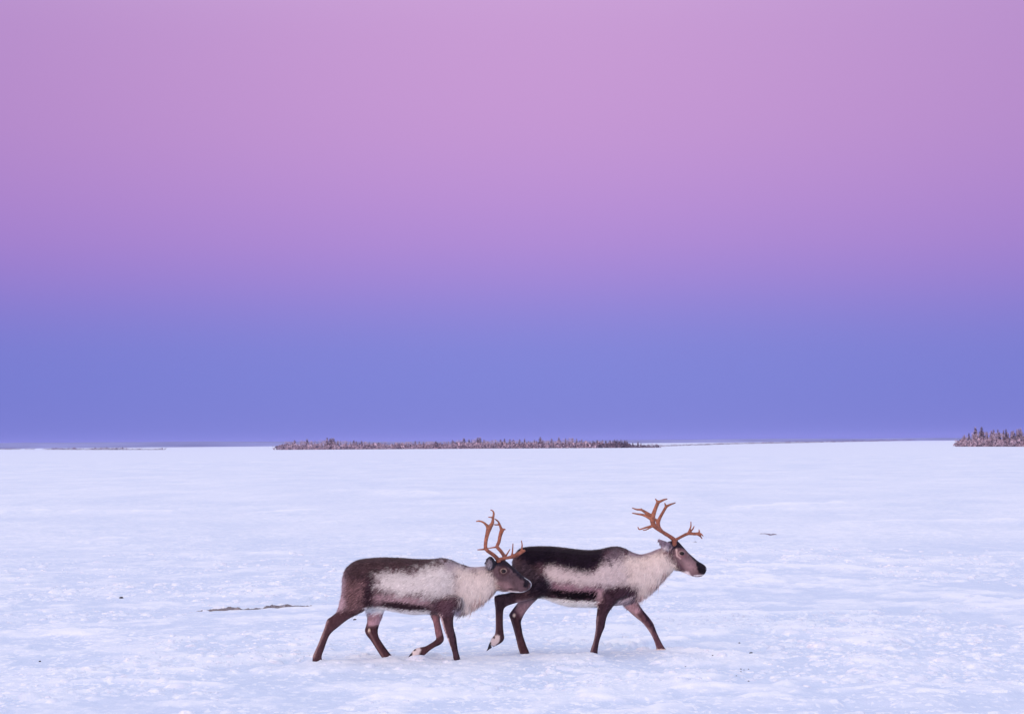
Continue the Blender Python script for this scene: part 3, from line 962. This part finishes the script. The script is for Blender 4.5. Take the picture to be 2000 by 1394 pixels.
def d1_len(uv):
    L = np.full(len(uv), 0.022)
    L = np.where(uv[:, 1] > 960, 0.007, L)
    m = seg(uv, [(1290, 820), (1450, 760), (1640, 745), (1660, 800), (1560, 1000), (1330, 1000)], 30)
    L = L * (1 - m) + 0.072 * m
    n = seg(uv, [(1290, 540), (1560, 560), (1620, 740), (1450, 780), (1290, 820)], 25)
    L = L * (1 - n) + 0.028 * n
    bl = seg(uv, [(540, 895), (1100, 925), (1100, 1000), (540, 990)], 10)
    L = L * (1 - bl) + 0.026 * bl
    h = seg(uv, [(1570, 470), (1720, 480), (1930, 660), (1910, 790), (1700, 765), (1610, 650)], 15)
    L = L * (1 - h) + 0.007 * h
    return L

def make_flow(neck_u, leg_v, head_u):
    def fn(uv):
        n = len(uv)
        f = np.tile(np.array((-0.85, 0, -0.5)), (n, 1))
        nk = sstep(neck_u - 60, neck_u + 60, uv[:, 0])[:, None]
        f = f * (1 - nk) + np.array((-0.35, 0, -0.95)) * nk
        lg = sstep(leg_v - 30, leg_v + 30, uv[:, 1])[:, None]
        f = f * (1 - lg) + np.array((-0.25, 0, -1.0)) * lg
        hd = sstep(head_u - 20, head_u + 20, uv[:, 0])[:, None]
        f = f * (1 - hd) + np.array((-0.9, 0, 0.35)) * hd
        lift = np.full(n, 0.28)
        return f, lift
    return fn

A3, AH = Z3, H2
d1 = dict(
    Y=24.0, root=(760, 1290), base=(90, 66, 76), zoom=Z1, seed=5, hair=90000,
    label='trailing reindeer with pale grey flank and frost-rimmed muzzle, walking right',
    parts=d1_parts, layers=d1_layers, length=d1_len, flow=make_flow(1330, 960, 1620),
    eye=Z(*Z1)(1679, 600), antler_root=Z(*Z3)(540, 775),
    antlers=[
        ('near', [
            (A3, [(520, 815, -.045, .021), (505, 785, -.055, .019), (445, 722, -.10, .0165), (345, 645, -.17, .016), (338, 545, -.20, .0155), (362, 430, -.19, .018), (385, 350, -.17, .024), (392, 320, -.165, .022)]),
            (A3, [(345, 640, -.17, .011), (300, 646, -.175, .008), (222, 651, -.18, .0045)]),
            (A3, [(375, 355, -.17, .020), (345, 312, -.175, .012), (300, 275, -.18, .0085), (250, 260, -.18, .0075), (205, 266, -.175, .005)]),
            (A3, [(395, 340, -.165, .020), (428, 290, -.155, .015), (437, 225, -.145, .0105), (447, 160, -.13, .009), (432, 122, -.12, .0065), (400, 106, -.11, .0045)]),
            (A3, [(437, 212, -.145, .007), (405, 209, -.15, .006), (370, 207, -.155, .0045)]),
            (A3, [(515, 785, -.05, .016), (590, 766, -.05, .014), (655, 756, -.05, .014), (730, 735, -.045, .018), (800, 695, -.04, .017), (875, 658, -.03, .010)]),
            (A3, [(690, 748, -.05, .012), (700, 690, -.05, .0075), (706, 620, -.055, .006), (709, 562, -.06, .0045)]),
            (A3, [(805, 692, -.04, .012), (828, 640, -.035, .0085), (832, 575, -.03, .006), (821, 522, -.03, .0045)]),
        ]),
        ('far', [
            (A3, [(575, 790, .045, .020), (590, 745, .055, .0165), (545, 672, .10, .0155), (495, 610, .16, .0155), (518, 540, .19, .015), (535, 455, .19, .016), (558, 385, .17, .019), (562, 372, .165, .016)]),
            (A3, [(498, 612, .16, .010), (440, 620, .17, .007), (362, 632, .18, .0045)]),
            (A3, [(560, 382, .17, .014), (585, 372, .165, .009), (608, 378, .16, .0055)]),
            (A3, [(550, 375, .17, .014), (528, 310, .16, .0095), (505, 265, .15, .008), (456, 226, .13, .005)]),
            (A3, [(525, 306, .16, .008), (490, 312, .15, .007), (448, 308, .14, .005)]),
            (A3, [(585, 755, .05, .013), (620, 722, .06, .008), (645, 680, .07, .006), (672, 640, .08, .0045)]),
        ])],
    hooves=[
        (zpx(L1, (330, 1330), (110, 1330), (200, 1250))[0], zpx(L1, (110, 1330))[0], zpx(L1, (180, 1255))[0], -.115),
        (zpx(L1, (1745, 1308))[0], zpx(L1, (1560, 1318))[0], zpx(L1, (1610, 1250))[0], .115),
        (zpx(L2, (1335, 1332))[0], zpx(L2, (1180, 1335))[0], zpx(L2, (1235, 1255))[0], -.10),
        (zpx(L2, (232, 1285))[0], zpx(L2, (335, 1255))[0], zpx(L2, (318, 1150))[0], .10),
    ])
reindeer(d1)

# ---- leading reindeer ---------------------------------------------------
d2_parts = [
    dict(zoom=Z2, secs=[
        (324, 575, 322, 710, .07, 0), (345, 522, 340, 790, .13, .05), (375, 486, 372, 840, .17, .08), (430, 468, 430, 862, .20, .08), (520, 462, 520, 866, .22, .08), (590, 462, 590, 878, .23, .08),
        (660, 466, 660, 905, .24, .08), (750, 476, 750, 930, .245, .08), (850, 488, 850, 936, .245, .08), (930, 492, 930, 938, .235, .08), (1010, 484, 1010, 934, .22, .05),
        (1080, 468, 1080, 928, .20, 0), (1140, 464, 1140, 922, .18, 0), (1200, 480, 1200, 915, .165, -.1), (1255, 508, 1255, 895, .15, -.2), (1320, 526, 1315, 868, .128, -.3),
        (1390, 510, 1370, 840, .112, -.35), (1450, 486, 1430, 790, .10, -.3), (1510, 466, 1490, 725, .092, -.25), (1560, 452, 1550, 670, .08, -.1), (1595, 450, 1590, 640, .07, 0)]),
    dict(zoom=H2, secs=[
        (565, 630, 600, 870, .07, 0), (640, 606, 645, 945, .088, 0), (718, 608, 705, 975, .094, -.1), (788, 680, 760, 985, .086, -.1), (857, 757, 810, 1008, .073, 0),
        (922, 814, 870, 1036, .060, 0), (980, 862, 930, 1052, .054, .05), (1034, 892, 985, 1054, .054, .05), (1066, 922, 1032, 1038, .045, 0), (1082, 952, 1062, 1005, .022, 0)]),
    dict(zoom=H2, secs=[  # near ear, laid back
        (630, 640, 590, 730, .022, 0, -.085), (590, 618, 545, 715, .020, 0, -.115), (545, 600, 510, 665, .018, 0, -.14), (505, 588, 488, 620, .014, 0, -.155), (476, 582, 472, 596, .008, 0, -.16)]),
    dict(zoom=H2, secs=[
        (640, 640, 610, 720, .022, 0, .085), (600, 628, 570, 700, .020, 0, .115), (565, 615, 540, 655, .016, 0, .14), (535, 606, 525, 622, .009, 0, .155)]),
    dict(zoom=L3, y=-.12, ratio=.72, secs=[  # near hind leg, lifted
        (760, -450, 1500, -250, .10, 0, -.09), (830, -200, 1480, 60, .105, 0, -.11), (880, -20, 1230, 215, .09, 0, -.125), (800, 80, 960, 285, .07, 0, -.125), (600, 160, 700, 352, .054, 0, -.125),
        (440, 188, 570, 395, .046), (335, 225, 512, 440, .042), (332, 330, 500, 470, .038), (346, 430, 492, 520, .034), (352, 600, 490, 610, .030), (354, 760, 490, 760, .030), (345, 880, 500, 880, .033),
        (320, 935, 512, 985, .036), (275, 985, 470, 1055, .034), (252, 1040, 380, 1110, .030), (235, 1085, 315, 1140, .024)]),
    dict(zoom=L3, y=.12, ratio=.72, secs=[  # far hind leg
        (820, 40, 1400, 60, .10, 0, .09), (790, 240, 1180, 210, .08, 0, .11), (755, 335, 1095, 285, .062), (695, 415, 990, 395, .05), (635, 495, 905, 500, .043), (597, 560, 852, 592, .039), (620, 635, 815, 690, .035),
        (660, 765, 825, 775, .031), (698, 900, 845, 900, .030), (730, 1030, 880, 1020, .030), (758, 1150, 915, 1120, .032), (785, 1230, 950, 1200, .035), (800, 1315, 985, 1305, .035)]),
    dict(zoom=L4, y=-.11, ratio=.75, secs=[  # near fore leg
        (400, -60, 960, 60, .08, 0, -.09), (370, 140, 900, 200, .085, 0, -.10), (348, 285, 725, 295, .072), (345, 405, 615, 420, .056), (328, 545, 528, 560, .045), (314, 680, 490, 690, .040), (313, 780, 474, 782, .037),
        (298, 900, 428, 892, .031), (268, 1045, 385, 1015, .029), (235, 1140, 360, 1130, .031), (208, 1230, 348, 1235, .034), (203, 1300, 350, 1300, .035)]),
    dict(zoom=L4, y=.11, ratio=.75, secs=[  # far fore leg, reaching
        (760, 120, 1080, 90, .075, 0, .09), (790, 290, 1060, 260, .065), (830, 400, 1110, 385, .054), (925, 505, 1180, 485, .046), (1045, 612, 1262, 580, .040), (1150, 695, 1342, 685, .037), (1235, 795, 1375, 752, .033),
        (1312, 910, 1422, 880, .029), (1370, 1030, 1482, 1008, .029), (1402, 1130, 1535, 1110, .032), (1415, 1195, 1590, 1190, .034), (1455, 1260, 1625, 1245, .032), (1510, 1300, 1640, 1290, .026)]),
]
d2_layers = [
    ('p', [(300, 520), (400, 570), (560, 640), (600, 760), (560, 870), (420, 880), (320, 800)], (92, 69, 77), 25),
    ('p', [(330, 500), (430, 440), (520, 440), (900, 465), (1080, 445), (1160, 445), (1185, 478), (1065, 512), (1040, 590), (985, 650), (880, 672), (760, 650), (690, 612), (500, 610), (400, 580)], (38, 22, 36), 24),
    ('p', [(560, 680), (640, 740), (640, 860), (520, 880), (430, 860), (480, 760)], (58, 36, 48), 24),
    ('p', [(620, 745), (900, 765), (1045, 790), (1035, 835), (800, 812), (640, 800)], (134, 104, 122), 14),
    ('p', [(575, 642), (650, 626), (740, 642), (860, 672), (960, 664), (1030, 600), (1070, 545), (1180, 510), (1225, 560), (1240, 745), (1180, 780), (1050, 782), (900, 762), (750, 756), (640, 736), (585, 692)], (194, 181, 191), 24, 1.3),
    ('p', [(1040, 525), (1120, 482), (1205, 492), (1255, 550), (1150, 585), (1055, 592)], (102, 87, 102), 28, 1.6),
    ('p', [(1205, 545), (1320, 530), (1450, 490), (1505, 490), (1585, 600), (1605, 680), (1550, 740), (1470, 850), (1400, 905), (1310, 860), (1300, 785), (1235, 765)], (218, 203, 207), 34),
    ('p', [(1230, 500), (1320, 515), (1450, 470), (1500, 465), (1490, 495), (1320, 545), (1240, 535)], (160, 138, 156), 12),
    ('l', [(1525, 690), (1480, 730), (1400, 790), 10], (158, 124, 134), 16),
    ('p', [(1300, 815), (1400, 835), (1390, 890), (1330, 885)], (172, 136, 146), 18),
    ('p', [(640, 795), (760, 812), (992, 808), (988, 876), (800, 878), (680, 858), (610, 838)], (28, 15, 24), 10),
    ('p', [(545, 860), (690, 872), (800, 886), (990, 888), (992, 960), (700, 960), (550, 905)], (242, 230, 232), 7),
    ('p', [(985, 800), (1045, 810), (1040, 900), (985, 930)], (172, 142, 154), 14),
    ('p', [(1045, 800), (1180, 778), (1265, 812), (1285, 850), (1180, 885), (1120, 935), (1010, 905), (1035, 840)], (74, 48, 62), 16),
    ('p', [(1120, 925), (1150, 890), (1270, 845), (1300, 830), (1300, 860), (1200, 940)], (196, 178, 192), 10),
    ('l', [(1175, 915), (1240, 885), (1305, 848), 9], (74, 54, 78), 8),
    # legs: coat, plus edge lines that paint in light and shade
    ('p', [(150, 1180), (170, 830), (420, 800), (470, 900), (260, 920), (265, 1200)], (74, 48, 58), 14),
    ('p', [(290, 1010), (420, 1010), (490, 1380), (370, 1380)], (78, 50, 58), 12),
    ('p', [(360, 890), (510, 880), (450, 960), (390, 1010), (350, 960)], (140, 112, 124), 14),
    ('l', [(300, 1000), (345, 930), 6], (60, 40, 56), 8),
    ('e', (335, 1000, 10, 14), (238, 205, 195), 5),
    ('p', [(120, 1260), (140, 1190), (180, 1140), (225, 1160), (215, 1230)], (196, 184, 194), 7),
    ('e', (178, 1172, 9, 8), (62, 50, 64), 5),
    ('l', [(128, 1255), (150, 1215), 6], (44, 36, 56), 5),
    ('l', [(245, 1190), (200, 1235), 6], (70, 48, 60), 6),
    ('p', [(940, 1340), (960, 1000), (1000, 900), (1120, 905), (1050, 1080), (1000, 1340)], (72, 46, 58), 12),
    ('p', [(1175, 920), (1300, 880), (1330, 950), (1290, 1010), (1230, 970)], (166, 134, 148), 14),
    ('p', [(1270, 1000), (1340, 970), (1420, 1050), (1560, 1330), (1470, 1300), (1400, 1140)], (92, 62, 72), 14),
    ('l', [(992, 1290), (1032, 1130), (1062, 1000), 9], (46, 28, 44), 10),  # dark edge lines from here on are painted leg shading
    ('l', [(380, 1290), (340, 1120), (315, 1030), 6], (106, 82, 90), 9),  # light rear edges: paler hair plus painted light
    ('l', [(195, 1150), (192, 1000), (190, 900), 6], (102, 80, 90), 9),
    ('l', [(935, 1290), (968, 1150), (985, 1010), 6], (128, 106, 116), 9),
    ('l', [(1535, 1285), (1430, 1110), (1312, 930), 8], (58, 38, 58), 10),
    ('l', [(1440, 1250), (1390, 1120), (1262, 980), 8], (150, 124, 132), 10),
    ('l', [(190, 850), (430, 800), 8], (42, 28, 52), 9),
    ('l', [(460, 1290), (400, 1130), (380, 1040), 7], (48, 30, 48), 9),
    ('p', [(1430, 1290), (1445, 1262), (1520, 1265), (1560, 1320), (1460, 1330)], (224, 206, 208), 5),
    # head
    ('p', [(1565, 440), (1600, 415), (1650, 440), (1740, 530), (1830, 600), (1850, 680), (1750, 710), (1690, 690), (1620, 600), (1570, 530)], (106, 84, 94), 12),
    ('p', [(1640, 560), (1720, 580), (1760, 640), (1720, 670), (1670, 640)], (138, 112, 122), 16),
    ('p', [(1520, 430), (1600, 405), (1660, 435), (1760, 530), (1820, 590), (1790, 610), (1740, 575), (1670, 500), (1600, 470), (1560, 500)], (48, 35, 50), 9),
    ('p', [(1750, 590), (1800, 580), (1850, 630), (1850, 680), (1800, 690), (1770, 670)], (42, 30, 42), 9),
    ('e', (1635, 520, 46, 40), (112, 82, 92), 8),
    ('l', [(1598, 490), (1602, 535), (1630, 560), 4], (204, 176, 180), 6),
    ('e', (1636, 517, 24, 18), (168, 142, 146), 7, 0.4),
    ('e', (1637, 517, 16, 12), (30, 20, 28), 4, 0.3),
    ('p', [(1600, 665), (1690, 660), (1720, 700), (1620, 720)], (226, 210, 220), 10),
    ('l', [(1735, 692), (1775, 690), (1830, 685), 4], (214, 206, 222), 5),
    ('e', (1838, 640, 9, 16), (170, 165, 190), 6),
    # ear
    ('p', [(1440, 395), (1480, 410), (1550, 425), (1570, 470), (1530, 520), (1490, 480)], (140, 122, 142), 10),
    ('e', (1512, 480, 24, 22), (222, 206, 216), 9),
    ('e', (1520, 512, 18, 12), (110, 84, 94), 7),
]
def d2_len(uv):
    L = np.full(len(uv), 0.022)
    L = np.where(uv[:, 1] > 945, 0.007, L)
    L = np.where((uv[:, 0] < 500) & (uv[:, 1] > 850), 0.007, L)
    m = seg(uv, [(1300, 800), (1400, 740), (1560, 640), (1640, 680), (1560, 780), (1420, 930), (1310, 900)], 28)
    L = L * (1 - m) + 0.072 * m
    n = seg(uv, [(1230, 500), (1500, 470), (1580, 620), (1400, 750), (1280, 800)], 25)
    L = L * (1 - n) + 0.028 * n
    h = seg(uv, [(1560, 400), (1660, 420), (1860, 600), (1850, 720), (1700, 700), (1610, 600)], 15)
    L = L * (1 - h) + 0.007 * h
    return L
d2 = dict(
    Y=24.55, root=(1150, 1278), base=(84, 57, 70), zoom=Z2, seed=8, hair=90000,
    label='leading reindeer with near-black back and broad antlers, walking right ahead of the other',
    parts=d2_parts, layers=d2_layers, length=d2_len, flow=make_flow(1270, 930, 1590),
    eye=Z(*Z2)(1637, 517), antler_root=Z(*H2)(685, 620),
    antlers=[
        ('near', [
            (AH, [(678, 680, -.05, .023), (680, 640, -.05, .021), (668, 592, -.055, .020), (600, 540, -.10, .0165), (505, 482, -.16, .0165), (432, 425, -.20, .020), (408, 370, -.21, .022), (408, 300, -.21, .024)]),
            (AH, [(400, 310, -.21, .019), (335, 265, -.22, .0145), (270, 226, -.23, .0105), (210, 220, -.235, .008), (152, 200, -.24, .005)]),
            (AH, [(275, 235, -.23, .009), (268, 204, -.23, .0045)]),
            (AH, [(392, 335, -.21, .017), (305, 292, -.20, .0115), (220, 276, -.19, .008), (152, 264, -.18, .005)]),
            (AH, [(412, 300, -.21, .021), (440, 220, -.20, .0165), (475, 135, -.185, .016), (488, 120, -.18, .013)]),
            (AH, [(470, 138, -.185, .013), (458, 110, -.18, .008), (438, 84, -.18, .0045)]),
            (AH, [(482, 130, -.185, .013), (545, 102, -.175, .0095), (592, 88, -.17, .005)]),
            (AH, [(418, 422, -.20, .013), (330, 442, -.22, .0085), (245, 466, -.23, .0065), (225, 432, -.235, .0045)]),
            (AH, [(680, 605, -.055, .015), (755, 562, -.06, .0125), (845, 520, -.06, .014), (920, 522, -.055, .0135), (985, 520, -.05, .014)]),
            (AH, [(975, 520, -.05, .010), (986, 492, -.05, .007), (980, 464, -.05, .0045)]),
            (AH, [(980, 515, -.05, .010), (1010, 525, -.05, .0075), (1036, 552, -.05, .0045)]),
            (AH, [(970, 530, -.05, .010), (1000, 552, -.045, .0075), (1022, 584, -.04, .0045)]),
            (AH, [(850, 518, -.06, .012), (868, 470, -.065, .0085), (882, 425, -.07, .0065), (882, 368, -.075, .0045)]),
            (AH, [(868, 500, -.06, .009), (905, 462, -.05, .007), (924, 424, -.045, .0045)]),
        ]),
        ('far', [
            (AH, [(700, 660, .045, .021), (690, 605, .05, .018), (620, 555, .09, .0155), (545, 510, .13, .0155), (490, 450, .17, .017), (476, 385, .19, .018), (500, 320, .19, .0145), (545, 240, .175, .013), (580, 180, .16, .0135)]),
            (AH, [(575, 185, .16, .012), (564, 160, .16, .0075), (558, 136, .155, .0045)]),
            (AH, [(580, 182, .16, .012), (630, 158, .15, .009), (694, 136, .14, .005)]),
            (AH, [(470, 420, .18, .012), (400, 435, .20, .008), (330, 470, .21, .006), (285, 478, .215, .0045)]),
            (AH, [(478, 390, .19, .015), (455, 360, .20, .012), (440, 330, .205, .008)]),
        ])],
    hooves=[
        (zpx(L3, (185, 1215))[0], zpx(L3, (285, 1150))[0], zpx(L3, (245, 1065))[0], -.12),
        (zpx(L3, (1025, 1300))[0], zpx(L3, (850, 1315))[0], zpx(L3, (890, 1235))[0], .12),
        (zpx(L4, (385, 1310))[0], zpx(L4, (215, 1310))[0], zpx(L4, (270, 1235))[0], -.11),
        (zpx(L4, (1705, 1308))[0], zpx(L4, (1560, 1312))[0], zpx(L4, (1612, 1240))[0], .11),
    ])
reindeer(d2)

# ------------------------------------------------------------------ small things on the snow
DARK = material('dark_pellet', 0.7, 0.2, (0.03, 0.022, 0.02))
add_noise_tint(DARK, 60, 0.6, 1.5)
EARTH = material('frozen_earth', 0.95, 0.1, attr='Col')

def pebble(r, seed, sx=1.3, sy=1.0, sz=0.7):
    rr = np.random.default_rng(seed)
    V, Fc = [], []
    nu, nw = 9, 6
    for j in range(nw + 1):
        for i in range(nu):
            th, ph = math.pi * j / nw, 2 * math.pi * i / nu
            k = r * (1 + 0.22 * (rr.random() - 0.5) * (0 < j < nw))
            V.append((k * sx * math.sin(th) * math.cos(ph), k * sy * math.sin(th) * math.sin(ph), k * sz * math.cos(th)))
    for j in range(nw):
        for i in range(nu):
            Fc.append((j * nu + i, (j + 1) * nu + i, (j + 1) * nu + (i + 1) % nu, j * nu + (i + 1) % nu))
    return V, Fc

PEL = []
for i in range(4):
    PEL.append(mesh_from('dropping', *pebble(1.0, i), [DARK], True))
def dropping(px, py, wpx, label, group=None):
    g = ground_at(px, py)
    r = max(0.006, wpx * g.y / F / 2 / 1.3)
    o = obj('dropping', random.choice(PEL), label=label, cat='dropping', group=group)
    o.scale = (r, r, r)
    o.location = (g.x, g.y, ground_z(g.x, g.y) + r * 0.3)
    o.rotation_euler = (0, 0, random.uniform(-0.5, 0.5))
for px, py, w in ((1365, 1291, 4), (1366, 1293, 3), (1339, 1302, 3), (1392, 1307, 4), (1434, 1307, 3), (1447, 1306, 3), (1453, 1307, 3), (1462, 1306, 2.5), (1392, 1289, 2.5),
                  (1491, 1277, 3.5), (1462, 1330, 4), (1444, 1258, 4), (1447, 1312, 2.5), (1438, 1316, 2.5)):
    dropping(px, py, w, 'tiny dark dropping in the scatter on snow just right of the leading reindeer', 'droppings beside the leading reindeer')
dropping(1467, 1275.5, 8, 'small dark elongated dropping at the edge of the scatter right of the leading reindeer')
dropping(1867, 1303, 4, 'single tiny dark dropping alone on snow near the lower right')
dropping(237, 1168, 8, 'dark speck alone on snow at the far left')
dropping(78, 1287, 5, 'dark speck alone on snow in the lower left corner')
dropping(693, 1212, 7, 'dark speck on snow under the trailing reindeer behind its near hind leg')

def rough_ledge(name, pts, h, d, seed, label, cat, cols):
    """broken strip of bare frozen earth and grass along a pixel polyline"""
    r = np.random.default_rng(seed)
    W = line_w(pts)
    V, T, C = [], [], []
    steps = 220
    tot = np.linspace(0, len(W) - 1.001, steps)
    n = 6
    for i, t in enumerate(tot):
        k = int(t); p = W[k].lerp(W[k + 1], t - k)
        env = math.sin(math.pi * min(1, max(0, (i + 0.5) / steps))) ** 0.5
        q = np.array([p.x])
        hh = h * (env * 2.0 * float(fbm(q * 9, q * 0 + seed, seed, 3)[0]) - 0.15); dd = d * env * (0.4 + 1.1 * float(fbm(q * 6, q * 0 + 5, seed + 3, 3)[0]))
        off = d * 0.9 * (float(fbm(q * 4, q * 0 + 2, seed + 7, 3)[0]) - 0.5)
        z0 = ground_z(p.x, p.y)
        cm = float(fbm(q * 14, q * 0 + 8, seed + 11, 2)[0]) * (len(cols) - 1)
        c0 = np.array(cols[int(cm)]) * (1 - cm % 1) + np.array(cols[min(len(cols) - 1, int(cm) + 1)]) * (cm % 1)
        for j in range(n):
            f = j / (n - 1)
            V.append((p.x + r.normal(0, 0.002), p.y + off + (f - 0.5) * dd, z0 - 0.02 + (hh + 0.02) * math.sin(math.pi * f) ** 0.7 * r.uniform(0.85, 1.1)))
            C.append(c0 * r.uniform(0.75, 1.25))
    for i in range(steps - 1):
        for j in range(n - 1):
            a = i * n + j
            T.append((a, a + 1, a + n + 1, a + n))
    me = mesh_from(name, V, T, [EARTH])
    set_col(me, np.array(C))
    return obj(name, me, label=label, cat=cat)
rough_ledge('earth_crack', [(384, 1191), (440, 1189), (500, 1187), (560, 1184), (612, 1181)], 0.03, 0.18, 3,
            'long thin brown crack of bare frozen ground in the snow left of the trailing reindeer', 'crack', [(0.14, 0.125, 0.15), (0.22, 0.20, 0.21), (0.26, 0.235, 0.23), (0.46, 0.45, 0.50)])
rough_ledge('bare_patch', [(1484, 1044.6), (1505, 1044.6), (1526, 1044)], 0.010, 0.3, 4,
            'small dark bare patch showing through the snow right of the leading reindeer\'s antlers', 'ground patch', [(0.22, 0.18, 0.21), (0.36, 0.32, 0.37)])
rough_ledge('bare_patch', [(1346, 1060), (1355, 1059.5), (1362, 1059.5)], 0.016, 0.3, 5,
            'tiny dark bare patch in the snow just above the leading reindeer\'s forehead', 'ground patch', [(0.2, 0.16, 0.18), (0.3, 0.26, 0.3)])

# ------------------------------------------------------------------ haze
def build_haze():
    hz = bpy.data.materials.new('haze_air'); hz.use_nodes = True
    nt = hz.node_tree
    nt.nodes.remove(nt.nodes['Principled BSDF'])
    v = nt.nodes.new('ShaderNodeVolumePrincipled')
    v.inputs['Density'].default_value = 5e-5
    v.inputs['Color'].default_value = (0.44, 0.45, 0.90, 1)
    v.inputs['Anisotropy'].default_value = 0.0
    nt.links.new(v.outputs[0], nt.nodes['Material Output'].inputs['Volume'])
    x0, x1, y0, y1, z0, z1 = -9800, 9800, -9800, 9800, -1.5, 24
    V = [(x, y, z) for x in (x0, x1) for y in (y0, y1) for z in (z0, z1)]
    Fc = [(0, 1, 3, 2), (4, 6, 7, 5), (0, 4, 5, 1), (2, 3, 7, 6), (0, 2, 6, 4), (1, 5, 7, 3)]
    obj('haze', mesh_from('haze', V, Fc, [hz]), kind='stuff')
build_haze()
